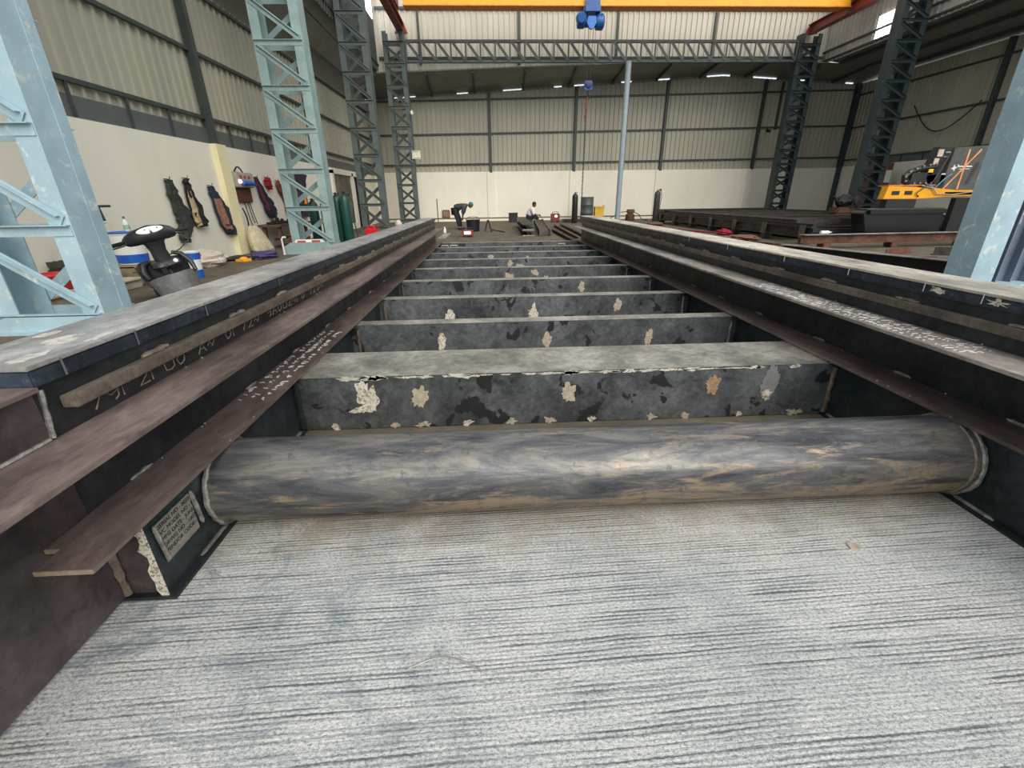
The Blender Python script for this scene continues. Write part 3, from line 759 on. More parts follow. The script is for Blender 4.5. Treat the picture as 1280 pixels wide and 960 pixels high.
for x in (-3.75, 15.35):
    P('end_carriage', MB().box(x - .18, x + .18, 21.4, 23.6, 8.62, 9.0), M_REDOX, bevel=.01)
    for y in (21.7, 23.3):
        P('wheel', MB().lathe([(.16, -.06), (.16, .06)], (x, y, 8.70), 18, (1, 0, 0)), M_DKSTEEL, smooth=True)
ho = thing('wire_rope_hoist', 'blue electric hoist hanging below the orange crane girder', 'hoist', (4.4, 22.5, 8.2)); P = TP(ho, (4.4, 22.5, 8.2))
P('drum', MB().lathe([(.12, -.55), (.2, -.55), (.23, -.5), (.23, -.28), (.19, -.26), (.19, .2), (.26, .22), (.28, .3), (.28, .5), (.2, .56), (.1, .57)], (4.4, 22.5, 7.86), 24, (1, 0, 0)), M_BLUEM, smooth=True)
P('motor', MB().lathe([(.16, -.2), (.2, -.16), (.2, .14), (.12, .2)], (3.98, 22.35, 7.95), 18, (0, 1, .2)), M_BLUEM, smooth=True)
P('rope_guide', MB().extrude([(4.25, 7.98), (4.58, 7.98), (4.6, 7.75), (4.46, 7.55), (4.34, 7.55), (4.2, 7.75)], 22.2, 22.32, 'y'), simple('bright blue plate', (40, 110, 190), .4), bevel=.01)
P('trolley', MB().box(4.05, 4.75, 22.2, 22.8, 8.12, 8.29).box(4.1, 4.7, 22.1, 22.18, 8.1, 8.62).box(4.1, 4.7, 22.82, 22.9, 8.1, 8.62), M_BLUEM, bevel=.01)
for x in (4.2, 4.6):
    P('trolley_wheel', MB().lathe([(.09, -.03), (.09, .03)], (x, 22.2, 8.42), 14, (0, 1, 0)), M_DKSTEEL, smooth=True)
P('side_bracket', MB().box(4.0, 4.06, 22.3, 22.7, 7.8, 8.15).box(4.72, 4.78, 22.3, 22.7, 7.8, 8.15), M_BLUEM)
for x in (4.31, 4.52):
    P('rope', MB().tube([(x, 22.4, 7.7), (x + (4.42 - x) * .4, 22.45, 5.75)], .012, 6), M_DKSTEEL)
hk = thing('hook_block', 'blue crane hook block hanging on wire ropes above a long chain', 'crane hook', (4.42, 22.45, 5.6)); P = TP(hk, (4.42, 22.45, 5.6))
P('block', MB().box(4.25, 4.59, 22.36, 22.54, 5.44, 5.80), M_BLUEM, bevel=.03)
P('sheave', MB().lathe([(.13, -.11), (.15, -.1), (.15, .1), (.13, .11)], (4.42, 22.45, 5.64), 18, (0, 1, 0)), simple('dark blue sheave', (18, 40, 78), .5), smooth=True)
P('hook', MB().tube([(4.42 + .09 * math.sin(a), 22.45, 5.22 + .09 * math.cos(a)) for a in [k * .4 for k in range(12)]], .028, 8).tube([(4.42, 22.45, 5.3), (4.42, 22.45, 5.45)], .03, 8), M_DKSTEEL, smooth=True)
ch = MB(); z = 5.12; k = 0
while z > .09:
    a = Matrix.Rotation(PI / 2 * (k % 2), 3, 'Z'); pts = []
    for j in range(9):
        t = 2 * PI * j / 8; p = a @ V((.022 * math.cos(t), 0, .055 * math.sin(t))); pts.append((4.36 + p.x, 22.45 + p.y, z + p.z))
    ch.tube(pts, .013, 5, False); z -= .085; k += 1
tag(ch.build('lifting_chain', steel('dark chain', (60, 54, 50), .5, .5), smooth=True), 'long dark lifting chain hanging from the hook block down to the floor', 'chain')
sl = MB().tube([(4.42, 22.44, 5.2), (4.33, 22.42, 4.95), (4.40, 22.44, 4.7), (4.30, 22.42, 4.45), (4.38, 22.44, 4.3)], .03, 8)
tag(sl.build('sling_strap', simple('faded red webbing', (128, 66, 58), .8), smooth=True), 'faded red webbing sling looped through the crane hook', 'sling')

# ------------------------------------------------------------------ small things on the far columns and walls
sg = thing('wall_sign', 'small cream square sign fixed to the slim far column', 'sign', (-3.45, 24.28, 3.18)); P = TP(sg, (-3.45, 24.28, 3.18))
P('board', MB().box(-3.66, -3.26, 24.27, 24.29, 3.0, 3.36), simple('cream sign', (220, 212, 190), .6), bevel=.004)
P('border', MB().box(-3.60, -3.32, 24.262, 24.27, 3.31, 3.33).box(-3.60, -3.32, 24.262, 24.27, 3.03, 3.05), simple('grey print', (150, 140, 120), .6))
for label, (x, y, z), d in (('small white security camera on the slim column above the cream sign', (-3.5, 24.25, 4.92), -1), ('small dark security camera on the sheeted back wall', (15.3, YB - .12, 4.40), -1)):
    c = thing('security_camera', label, 'camera', (x, y, z)); P = TP(c, (x, y, z)); m_ = M_WHITE if x < 0 else M_BLK
    P('housing', MB().lathe([(.04, -.1), (.07, -.09), (.07, .12), (.05, .14)], (x, y - .06, z), 14, (.3, -1, -.3)), m_, smooth=True)
    P('bracket', MB().tube([(x, y, z + .02), (x, y + .06, z + .12), (x, y + .12, z + .12)], .02, 6), m_)
cb = [(XR - .12, 23.1 - 3.2 * t, 4.93 - .35 * t - 1.15 * math.sin(PI * t) * (1 - .15 * t)) for t in [k / 14 for k in range(15)]]
tag(MB().tube(cb, .025, 6).build('drooping_cable', M_BLK, smooth=True), 'black cable drooping along the sheeted side wall above the cutting machine', 'cable')

# ------------------------------------------------------------------ clothes hung on the left wall
def garment(name, label, rows, rgb, x=XL + .05, accent=None, fold=.03, seed=0, dirt=None, cat='garment', group='clothes hung on the wall', folds=3):
    """rows: (z, y_left, y_right) from the hook down; a creased cloth of real thickness"""
    r = random.Random(seed); n = 12; mbx = MB(); f = []; bk = []; vs = []
    R = []
    for i in range(len(rows) - 1):
        for k in range(4):
            t = k / 4; q = [a + (b - a) * t for a, b in zip(rows[i], rows[i + 1])]; R.append((q[0], q[1] + r.uniform(-.035, .035), q[2] + r.uniform(-.05, .05)))
    R.append(rows[-1]); ph = r.uniform(0, 6)
    for i, (z, a, b) in enumerate(R):
        for j in range(n):
            t = j / (n - 1); d = fold * (math.sin(t * folds * 2 * PI + ph + i * .12) + 1) * (.35 + .65 * i / len(R)) + .015 + .05 * math.sin(PI * t)
            vs.append((x + d + r.uniform(-.004, .004), a + (b - a) * t, z + r.uniform(-.008, .008)))
    m_ = len(R)
    for i, (z, a, b) in enumerate(R):
        for j in range(n): vs.append((x - .015, a + (b - a) * j / (n - 1), z))
    fs = []
    for i in range(m_ - 1):
        for j in range(n - 1):
            q = (i * n + j, i * n + j + 1, (i + 1) * n + j + 1, (i + 1) * n + j); fs.append(q); fs.append(tuple(k + m_ * n for k in reversed(q)))
    o = m_ * n
    for j in range(n - 1):
        fs.append((j, o + j, o + j + 1, j + 1)); e = (m_ - 1) * n; fs.append((e + j, e + j + 1, o + e + j + 1, o + e + j))
    for i in range(m_ - 1):
        fs.append((i * n, (i + 1) * n, o + (i + 1) * n, o + i * n)); fs.append((i * n + n - 1, o + i * n + n - 1, o + (i + 1) * n + n - 1, (i + 1) * n + n - 1))
    mbx.add(vs, fs)
    root = thing(name, label, cat, (x, rows[0][1], rows[0][0]), group=group); PP = TP(root, (x, rows[0][1], rows[0][0]))
    PP('cloth', mbx, simple('cloth ' + label[:24], rgb, .9, var=.25, scale=7, dirt=dirt, dirt_amt=(.5, .6)), smooth=True)
    PP('hook', MB().tube([(XL, rows[0][1] + .05, rows[0][0] + .02), (x + .06, rows[0][1] + .05, rows[0][0] + .01), (x + .07, rows[0][1] + .05, rows[0][0] + .06)], .008, 6), M_DKSTEEL)
    if accent:
        rgb2, (t0, t1), (a0, a1) = accent
        mb2 = MB(); vs = []; fs = []; idx = [i for i in range(m_) if t0 <= i / (m_ - 1) <= t1]; jj = [j for j in range(n) if a0 <= j / (n - 1) <= a1]
        base = mbx.v
        for i in idx:
            for j in jj: p = base[i * n + j]; vs.append((p[0] + .012, p[1] + r.uniform(-.02, .02), p[2] + r.uniform(-.03, .03)))
        L = len(jj)
        for i in idx:
            for j in jj: p = base[i * n + j]; vs.append((p[0] - .004, p[1], p[2]))
        K = len(idx) * L
        for i in range(len(idx) - 1):
            for j in range(L - 1):
                q = (i * L + j, i * L + j + 1, (i + 1) * L + j + 1, (i + 1) * L + j); fs.append(q); fs.append(tuple(k + K for k in reversed(q)))
        mb2.add(vs, fs); PP('lining', mb2, simple('lining ' + label[:20], rgb2, .9, var=.3, scale=12), smooth=True)
    return root
garment('hanging_jacket', 'dark olive jacket hanging straight down, first in the row on the wall', [(1.60, 9.58, 9.72), (1.35, 9.55, 9.85), (1.0, 9.6, 10.0), (.75, 9.62, 10.02), (.55, 9.55, 9.80), (.45, 9.56, 9.74)], (52, 54, 50), seed=1)
garment('hanging_jacket', 'black jacket with pale tan lining hanging beside the olive one', [(1.64, 10.14, 10.22), (1.4, 10.10, 10.30), (1.05, 10.10, 10.48), (.82, 10.12, 10.56), (.72, 10.2, 10.5)], (30, 29, 30), seed=2, accent=((176, 152, 116), (.25, .95), (0, .4)))
garment('hanging_shirt', 'dark teal work shirt with a reddish checked front hanging next to the pilaster', [(1.52, 10.95, 11.05), (1.35, 10.95, 11.25), (1.05, 10.98, 11.5), (.72, 11.05, 11.6), (.55, 11.2, 11.6), (.48, 11.3, 11.6)], (38, 50, 62), seed=3, accent=((150, 104, 86), (.25, .75), (0, .5)))
garment('hanging_shirt', 'navy shirt with maroon edge hanging above the workbench', [(1.78, 13.15, 13.22), (1.5, 13.2, 13.5), (1.15, 13.35, 13.9), (.9, 13.4, 14.0), (.76, 13.6, 13.9)], (38, 44, 60), seed=4, accent=((120, 40, 62), (.0, .7), (0, .35)))
garment('red_cloth', 'small red cloth hanging high between the navy shirt and the rust coloured one', [(1.80, 13.75, 13.95), (1.7, 13.68, 14.05), (1.6, 13.72, 14.05), (1.5, 13.85, 13.98)], (150, 30, 44), seed=5, fold=.02)
garment('hanging_shirt', 'rust brown shirt hanging beside the pale aqua column', [(1.74, 14.4, 14.5), (1.5, 14.45, 14.8), (1.25, 14.7, 15.05), (.95, 14.75, 15.1), (.7, 14.85, 15.05)], (128, 70, 46), seed=6)
garment('hanging_jacket', 'dark purple garment with an orange patch hanging behind the pale aqua column', [(2.0, 15.7, 16.9), (1.85, 15.8, 16.7), (1.5, 15.9, 16.5), (1.1, 15.8, 16.5), (.7, 15.9, 16.4)], (52, 42, 60), seed=7, accent=((226, 120, 34), (.55, .8), (.3, .6)))

# --- switch board on the wall
sbx = thing('switch_board', 'grey portable switch box on a brown board with cable tails on the wall', 'switch board', (XL, 12.4, 1.5)); P = TP(sbx, (XL, 12.4, 1.5))
P('box', MB().box(XL + .02, XL + .16, 12.02, 12.86, 1.52, 1.86), simple('grey painted box', (168, 164, 156), .5), bevel=.015)
P('handle', MB().tube([(XL + .1, 12.1 + .4 * t, 1.86 + .12 * math.sin(PI * t)) for t in [k / 8 for k in range(9)]], .018, 8), M_BLK, smooth=True)
P('back_board', MB().box(XL + .01, XL + .06, 12.0, 12.8, 1.18, 1.52), simple('brown board', (94, 50, 38), .7), bevel=.006)
for k in range(3): P('socket', MB().lathe([(.035, 0), (.035, .03)], (XL + .16, 12.2 + .2 * k, 1.76), 14, (1, 0, 0)), simple('red socket', (160, 60, 50), .5))
P('plug', MB().tube([(XL + .2, 12.2, 1.62), (XL + .24, 12.5, 1.62), (XL + .24, 12.75, 1.58)], [.05, .055, .03], 10), M_BLUEP, smooth=True)
P('pilot_lamp', MB().lathe([(.05, 0), (.04, .04), (.01, .06)], (XL + .17, 12.12, 1.65), 12, (1, 0, 0)), emit('lit pilot lamp', (1, .55, .5), 2.0), smooth=True)
for (y0, y1, zb_) in ((12.45, 12.6, .68), (12.55, 12.74, .66), (12.3, 12.45, .62)):
    P('cable', MB().tube([(XL + .08, y0 + (y1 - y0) * t, 1.2 - (1.2 - zb_) * t - .05 * math.sin(PI * t)) for t in [k / 8 for k in range(9)]], .012, 6), M_BLK, smooth=True)
tag(MB().tube([(XL + .15, 12.0 + .12 * math.sin(PI * t), 1.05 - .62 * t) for t in [k / 8 for k in range(9)]], .018, 6).build('hanging_hose', M_BLK, smooth=True), 'short black hose hanging down the pilaster beneath the switch board', 'hose')

# --- workbench, sack, bits on the floor by the wall
be = thing('work_bench', 'rough brown workbench loaded with dark tools against the wall', 'workbench', (-5.85, 13.4, 0)); P = TP(be, (-5.85, 13.4, 0))
P('bench_top', MB().box(-6.15, -5.55, 12.75, 14.9, .56, .62), simple('weathered brown plank', (92, 76, 62), .8, var=.25), bevel=.006)
for x in (-6.05, -5.65):
    for y in (12.9, 14.7): P('leg', MB().box(x - .04, x + .04, y - .04, y + .04, 0, .56), M_RUST)
P('cross_rail', MB().box(-5.87, -5.83, 12.9, 14.7, .2, .26), M_RUST)
rr = random.Random(9)
for k, (y, w_, h_) in enumerate(((12.95, .22, .1), (13.2, .16, .16), (13.5, .26, .12), (13.9, .15, .09), (14.3, .2, .1))):
    t = thing('hand_tool', ['flat dark clamp lying at the near end of the workbench', 'upright dark vice block on the workbench', 'wide dark grinder body in the middle of the workbench', 'small dark block on the workbench beside the grinder', 'dark tool box at the far end of the workbench'][k], 'tool', (-5.85, y, .62), group='tools on the workbench'); PP = TP(t, (-5.85, y, .62))
    PP('body', MB().box(-5.85 - .1, -5.75, y - w_ / 2, y + w_ / 2, .62, .62 + h_ * .6).lathe([(.05, 0), (.05, h_ * .4), (.03, h_ * .6)], (-5.8, y, .62 + h_ * .5), 10), M_BLK2, bevel=.01)
    PP('grip', MB().tube([(-5.72, y, .65), (-5.6, y + .1, .66)], .022, 8), M_RUBBER, smooth=True)
sk = MB(); vs = []
prof = [(0, .17, .36), (.08, .2, .42), (.25, .17, .40), (.42, .13, .34), (.56, .09, .26), (.64, .05, .16)]
for i, (z, rx, ry) in enumerate(prof):
    for j in range(20):
        a = 2 * PI * j / 20; k = 1 + .1 * math.sin(3 * a + i) + rr.uniform(-.05, .05)
        vs.append((-5.80 + rx * math.cos(a) * k - .16 * z, 12.15 + ry * math.sin(a) * k - .3 * z, z))
fs = [(i * 20 + j, i * 20 + (j + 1) % 20, (i + 1) * 20 + (j + 1) % 20, (i + 1) * 20 + j) for i in range(len(prof) - 1) for j in range(20)] + [tuple(range(19, -1, -1)), tuple(range(100, 120))]
tag(sk.add(vs, fs).build('woven_sack', simple('cream woven sack', (206, 192, 160), .85, var=.12, scale=9, dirt=(150, 132, 100), dirt_amt=(.56, .66)), smooth=True), 'cream woven sack slumped against the wall below the switch board', 'sack')
def crumpled(name, label, c, r_, rgb, seed, dirt=None, cat='cloth'):
    rq = random.Random(seed); mbx = MB(); mbx.blob((0, 0, 0), 1, 22, 12); q = []
    for x, y, z in mbx.v:
        k = 1 + .18 * math.sin(5 * x + seed) * math.cos(4 * y) + .12 * math.sin(9 * z + 3 * x) + rq.uniform(-.06, .06)
        q.append((c[0] + x * r_[0] * k, c[1] + y * r_[1] * k, max(c[2] + z * r_[2] * k + r_[2] * .75, c[2] + .004)))
    mbx.v = q
    return tag(mbx.build(name, simple('crumpled ' + label[:20], rgb, .9, var=.2, scale=9, dirt=dirt, dirt_amt=(.52, .62)), smooth=True), label, cat)
crumpled('crumpled_cloth', 'crumpled white and pink cloth on the floor beside the striped bucket', (-5.75, 9.55, 0), (.28, .5, .16), (214, 202, 188), 3, (186, 160, 150))
crumpled('crumpled_cloth', 'purple cloth heaped on the floor in front of the workbench', (-5.15, 10.72, 0), (.28, .34, .09), (74, 66, 104), 5)
crumpled('crumpled_cloth', 'dark rag flat on the floor by the wall pilaster', (-5.75, 10.6, 0), (.22, .4, .04), (56, 48, 42), 6)
yl = MB(); yl.extrude([(-5.5, 10.1), (-5.3, 10.05), (-5.2, 10.2), (-5.28, 10.36), (-5.42, 10.3), (-5.48, 10.34)], 0, .05, 'z'); yl.blob((-5.36, 10.2, .06), (.08, .1, .04), 10, 6)
tag(yl.build('plastic_wrapper', simple('yellow wrapper', (230, 160, 40), .6, dirt=(240, 220, 180)), bevel=.008), 'crumpled yellow wrapper on the floor below the hanging checked shirt', 'wrapper')
rbx = thing('red_toolbox', 'small dull red box on the floor beside the workbench', 'box', (-5.5, 13.6, 0)); P = TP(rbx, (-5.5, 13.6, 0))
P('body', MB().box(-5.65, -5.25, 13.3, 13.9, 0, .2), simple('dull red', (150, 72, 60), .6), bevel=.015)
P('lid', MB().box(-5.66, -5.24, 13.29, 13.91, .2, .25), simple('dull red lid', (168, 88, 74), .6), bevel=.012)
P('handle', MB().tube([(-5.45, 13.45, .25), (-5.45, 13.47, .31), (-5.45, 13.73, .31), (-5.45, 13.75, .25)], .012, 6), M_BLK)

# --- buckets, bottle and crate behind the scooter
def bucket(label, c, r0, r1, h, bands, tilt=(0, 0, 0), lid=None):
    b = thing('paint_bucket', label, 'bucket', c, tilt, group='paint buckets by the wall')
    b2 = [(r0 * .92, 0), (r0, .015)] + [(r0 + (r1 - r0) * t, h * t) for t in (.2, .4, .6, .8, 1.0)] + [(r1 + .012, h), (r1 + .012, h + .02), (r1 - .015, h + .02), (r1 - .02, h - .02)]
    MB().lathe(b2, (0, 0, 0), 28).build('body', M_WHITE, b, smooth=True)
    for z0, z1 in bands:
        f = lambda z: r0 + (r1 - r0) * z / h + .003
        MB().lathe([(f(z0) - .004, z0), (f(z0), z0), (f(z1), z1), (f(z1) - .004, z1)], (0, 0, 0), 28).build('printed_band', M_BLUEP, b, smooth=True)
    MB().tube([((r1 + .01) * math.cos(a), (r1 + .02) * math.sin(a), h - .02 - .06 * abs(math.sin(a))) for a in [PI * k / 12 for k in range(13)]], .005, 6).build('handle', M_DKSTEEL, b, smooth=True)
    if lid: MB().lathe([(r1 + .014, h + .012), (r1 + .014, h + .035), (r1 * .9, h + .04)], (0, 0, 0), 28).build('lid', M_BLUEP, b, smooth=True)
    return b
bucket('large white bucket with blue bands standing on the tan crate behind the scooter', (-5.75, 7.65, .29), .2, .225, .46, ((.03, .16),), lid=True)
bucket('slim blue and white striped bucket on the floor beside the scooter front', (-5.05, 8.0, 0), .10, .12, .42, ((.0, .14), (.31, .41)))
ct = thing('wooden_crate', 'tan wooden crate under the large white bucket', 'crate', (-5.8, 7.65, 0)); P = TP(ct, (-5.8, 7.65, 0))
for k in range(3):
    P('slat', MB().box(-5.51, -5.49, 7.3, 8.0, .02 + .095 * k, .10 + .095 * k), simple('tan wood', (150, 132, 104), .8, var=.2))
    P('slat', MB().box(-6.08, -5.51, 7.28, 7.30, .02 + .095 * k, .10 + .095 * k), simple('tan wood', (150, 132, 104), .8, var=.2))
P('crate_top', MB().box(-6.1, -5.48, 7.28, 8.02, .27, .288), simple('tan wood', (150, 132, 104), .8, var=.2))
P('corner_block', MB().box(-5.56, -5.51, 7.31, 7.36, 0, .27).box(-5.56, -5.51, 7.94, 7.99, 0, .27).box(-6.06, -6.01, 7.31, 7.36, 0, .27).box(-6.06, -6.01, 7.94, 7.99, 0, .27), simple('tan wood', (150, 132, 104), .8, var=.2))
bt = thing('plastic_bottle', 'white and green plastic bottle standing on the large bucket lid', 'bottle', (-5.72, 7.68, .79)); P = TP(bt, (-5.72, 7.68, .79))
P('bottle_body', MB().lathe([(.035, 0), (.04, .01), (.04, .12), (.03, .15), (.015, .17), (.015, .19)], (-5.72, 7.68, .79), 16), M_WHITE, smooth=True)
P('cap', MB().lathe([(.018, .185), (.018, .215), (.01, .22)], (-5.72, 7.68, .79), 12), simple('green cap', (70, 140, 90), .5), smooth=True)
P('sleeve', MB().lathe([(.0405, .03), (.0415, .035), (.0415, .09), (.0405, .095)], (-5.72, 7.68, .79), 16), simple('pale green sleeve', (150, 190, 150), .5), smooth=True)
hkk = MB().tube([(-6.19, 7.55, 1.15), (-6.0, 7.5, 1.16), (-6.0, 7.85, 1.16)], .02, 6).tube([(-6.0, 7.62, 1.16), (-6.0, 7.66, .95)], .02, 6)
tag(hkk.build('wall_hook', M_GIRT), 'small grey bent bracket fixed to the wall above the bucket', 'bracket')

# --- clutter seen through the near blue column
rb_ = thing('plastic_basin', 'red plastic basin on the floor beyond the near blue column', 'basin', (-6.0, 6.75, .2)); P = TP(rb_, (-6.0, 6.75, .2))
lg = thing('stone_ledge', 'low beige ledge along the wall under the red basin', 'ledge', (-6.0, 6.4, 0)); P2 = TP(lg, (-6.0, 6.4, 0))
P2('slab', MB().box(-6.19, -5.4, 5.4, 7.2, .0, .12), simple('beige cement', (172, 164, 140), .85), bevel=.01)
P2('coping', MB().box(-6.19, -5.36, 5.38, 7.22, .12, .15), simple('beige coping', (186, 178, 152), .85), bevel=.008)
P('bowl', MB().lathe([(.12, -.05), (.16, -.03), (.22, .14), (.24, .15), (.21, .13), (.14, -.02), (.02, -.03)], (-5.75, 6.2, .2), 24), simple('red plastic', (190, 30, 40), .4), smooth=True)
P('rim', MB().tube([(-5.75 + .24 * math.cos(a), 6.2 + .24 * math.sin(a), .35) for a in [2 * PI * k / 24 for k in range(25)]], .01, 6), simple('red plastic', (190, 30, 40), .4), smooth=True)
dj = thing('machine_part', 'dark greasy engine casing on the beige ledge beside the red basin', 'engine part', (-5.95, 6.7, .15)); P = TP(dj, (-5.95, 6.7, .15))
P('casing', MB().box(-6.15, -5.7, 6.55, 7.0, .15, .38), M_BLK2, bevel=.03)
P('flywheel', MB().lathe([(.06, 0), (.2, .01), (.2, .05), (.14, .07), (.05, .1)], (-5.68, 6.8, .33), 20, (1, -.2, .2)), M_DKSTEEL, smooth=True)
for k in range(4): P('fin', MB().box(-6.15, -5.75, 6.6 + .1 * k, 6.62 + .1 * k, .38, .46), M_DKSTEEL)

# ------------------------------------------------------------------ stripped scooter
F = V((.72, -.69, 0)).normalized()
sct = thing('motor_scooter', 'stripped black motor scooter with white headlamp and bare handlebar', 'scooter', (-3.80, 5.70, 0), (.20, 0, math.atan2(F.y, F.x)))
M_SC = simple('faded black scooter plastic', (48, 48, 51), .38, var=.18, scale=6)
M_SCG = simple('grey scuffed apron plastic', (112, 112, 112), .42, var=.2, scale=9, dirt=(150, 148, 144), dirt_amt=(.55, .7))
def SP(name, mbx, mat, par=sct, **k): return mbx.build(name, mat, par, **k)
# local frame: +x forward, +y left, z up
def loft(rows, n=20):
    """rows of (cx, cy, cz, rx, ry) super-elliptic rings in horizontal planes"""
    mbx = MB(); vs = []; fs = []
    for cx, cy, cz, rx, ry in rows:
        for j in range(n):
            a = 2 * PI * j / n; c, s = math.cos(a), math.sin(a)
            vs.append((cx + rx * math.copysign(abs(c) ** .75, c), cy + ry * math.copysign(abs(s) ** .75, s), cz))
    for i in range(len(rows) - 1):
        for j in range(n): fs.append((i * n + j, i * n + (j + 1) % n, (i + 1) * n + (j + 1) % n, (i + 1) * n + j))
    fs += [tuple(range(n - 1, -1, -1)), tuple(range((len(rows) - 1) * n, len(rows) * n))]
    return mbx.add(vs, fs)
hb = MB(); rings = []; N = 18          # handlebar cowl: lofted across the width
for y, x, z, rx, rz in ((-.27, -.03, .855, .035, .03), (-.23, -.02, .86, .06, .06), (-.16, 0, .875, .085, .08), (-.08, .02, .885, .10, .085), (0, .03, .89, .11, .095), (.08, .02, .885, .10, .085), (.16, 0, .875, .085, .08), (.23, -.02, .86, .06, .06), (.27, -.03, .855, .03, .025)):
    rings.append([(x + rx * math.cos(2 * PI * j / N), y, z + rz * math.sin(2 * PI * j / N)) for j in range(N)])
vs = [p for q in rings for p in q]; fs = [(i * N + j, i * N + (j + 1) % N, (i + 1) * N + (j + 1) % N, (i + 1) * N + j) for i in range(len(rings) - 1) for j in range(N)] + [tuple(range(N - 1, -1, -1)), tuple(range((len(rings) - 1) * N, len(rings) * N))]
cowl = SP('handlebar_cowl', hb.add(vs, fs), M_SC, smooth=True)
q = MB(); q.blob((0, 0, 0), 1, 24, 10); rot = Matrix.Rotation(-.62, 3, 'Y')
q.v = [tuple(V((.105, 0, .935)) + rot @ V((.016 * x, .135 * y, .042 * z))) for x, y, z in q.v]
hl = SP('headlamp', q, simple('white lamp lens', (236, 238, 236), .25), cowl, smooth=True)
for y in (-.045, .075):
    qq = MB(); qq.blob((.116, y, .945), (.01, .008, .008), 10, 6); SP('bulb', qq, M_DKSTEEL, cowl, smooth=True)
for s in (-1, 1):
    SP('grip', MB().tube([(-.03, s * .25, .855), (-.05, s * .31, .85), (-.07, s * .40, .845), (-.072, s * .405, .845)], [.018, .021, .021, .015], 12), M_RUBBER, smooth=True)
    SP('brake_lever', MB().tube([(.01, s * .24, .845), (.035, s * .29, .83), (.0, s * .39, .82)], [.012, .009, .007], 8), M_BLK, smooth=True)
    SP('switch_block', MB().box(-.05, .02, s * .225 - .025, s * .225 + .025, .83, .89), M_BLK, bevel=.012)
SP('steering_neck', loft([(-.02, 0, .56, .075, .075), (-.015, 0, .62, .07, .085), (-.01, 0, .70, .065, .08), (.0, 0, .78, .07, .10), (.01, 0, .84, .085, .15)]), M_SC, smooth=True)
col = SP('neck_collar', loft([(0, 0, .50, .11, .13), (0, 0, .53, .13, .155), (-.01, 0, .57, .12, .15), (-.01, 0, .59, .09, .11)]), M_SC, smooth=True)
SP('ignition_lock', MB().lathe([(.024, 0), (.024, .02), (.012, .024)], (.115, -.03, .535), 14, (1, 0, .2)), M_DKSTEEL, col, smooth=True)
SP('white_cap', MB().lathe([(.026, 0), (.024, .02), (.01, .03)], (.10, .085, .555), 12, (1, .3, .5)), M_WHITE, col, smooth=True)
SP('bracket', MB().box(.07, .12, -.09, -.03, .38, .52), M_BLK, col, bevel=.01)
# apron: curved shield wrapping the front, open above (front cover missing)
def shield(z0, z1, w0, w1, x0, x1, depth, th=.02, n=18):
    mbx = MB(); vs = []; fs = []; m_ = 8
    for layer in (0, 1):
        for i in range(m_ + 1):
            t = i / m_; z = z0 + (z1 - z0) * t; w_ = w0 + (w1 - w0) * t; xb = x0 + (x1 - x0) * t
            for j in range(n + 1):
                a = -1 + 2 * j / n
                vs.append((xb - depth * abs(a) ** 2.2 - layer * th, a * w_ / 2, z - .05 * abs(a) ** 3 * t))
    K = (m_ + 1) * (n + 1)
    for i in range(m_):
        for j in range(n):
            q_ = (i * (n + 1) + j, i * (n + 1) + j + 1, (i + 1) * (n + 1) + j + 1, (i + 1) * (n + 1) + j); fs.append(q_); fs.append(tuple(k + K for k in reversed(q_)))
    for j in range(n):
        fs.append((j + 1, j, j + K, j + 1 + K)); b_ = m_ * (n + 1); fs.append((b_ + j, b_ + j + 1, b_ + j + 1 + K, b_ + j + K))
    for i in range(m_):
        for j in (0, n): a_, b_ = i * (n + 1) + j, (i + 1) * (n + 1) + j; fs.append((a_, b_, b_ + K, a_ + K))
    return mbx.add(vs, fs)
SP('front_apron', shield(.08, .45, .38, .52, .27, .25, .20), M_SCG, smooth=True)
SP('leg_shield', shield(.10, .60, .42, .50, -.02, -.05, .06), M_SC, smooth=True)
SP('side_wing', MB().tube([(.12, .235, .40), (.06, .24, .50), (-.02, .20, .60), (-.05, .12, .64)], [.02, .03, .028, .02], 10), M_SC, smooth=True)
SP('side_wing', MB().tube([(.02, -.235, .42), (.0, -.25, .50), (-.04, -.22, .58), (-.05, -.14, .60)], [.04, .05, .045, .02], 10), M_BLK, smooth=True)
SP('inner_frame', MB().tube([(.0, 0, .52), (.06, 0, .3), (.08, 0, .12)], .035, 10).box(-.01, .1, -.16, .16, .36, .41), M_BLK, smooth=True)
for nm, x in (('front_wheel', .0), ('rear_wheel', -1.0)):
    w_ = SP(nm, MB().lathe([(.12, -.045), (.19, -.045), (.215, -.02), (.215, .02), (.19, .045), (.12, .045)], (x, 0, .215), 28, (0, 1, 0)), M_RUBBER, smooth=True)
    SP('hub', MB().lathe([(.03, -.06), (.12, -.035), (.12, .035), (.03, .06)], (x, 0, .215), 20, (0, 1, 0)), M_DKSTEEL, w_, smooth=True)
SP('floorboard', MB().box(-.52, -.04, -.17, .17, .18, .24), M_SC, bevel=.02)
SP('seat', loft([(-.72, -.02, .34, .30, .14), (-.72, -.02, .38, .36, .17), (-.72, -.02, .44, .37, .165), (-.74, -.02, .48, .33, .13)]), simple('black seat vinyl', (26, 26, 27), .6), smooth=True)
SP('body_shell', loft([(-.8, 0, .16, .22, .12), (-.8, 0, .24, .34, .17), (-.8, 0, .34, .38, .17), (-.82, 0, .37, .34, .14)]), M_SCG, smooth=True)
mg = MB()
for i in range(5):
    for j in range(7): mg.lathe([(.008, 0), (.008, .006)], (-.30 - .03 * j, -.172, .12 + .024 * i), 8, (0, -1, 0))
gm = SP('grille_panel', MB().box(-.52, -.26, -.172, -.165, .10, .25), M_SCG, bevel=.004)
SP('grille_holes', mg, M_BLK2, gm)
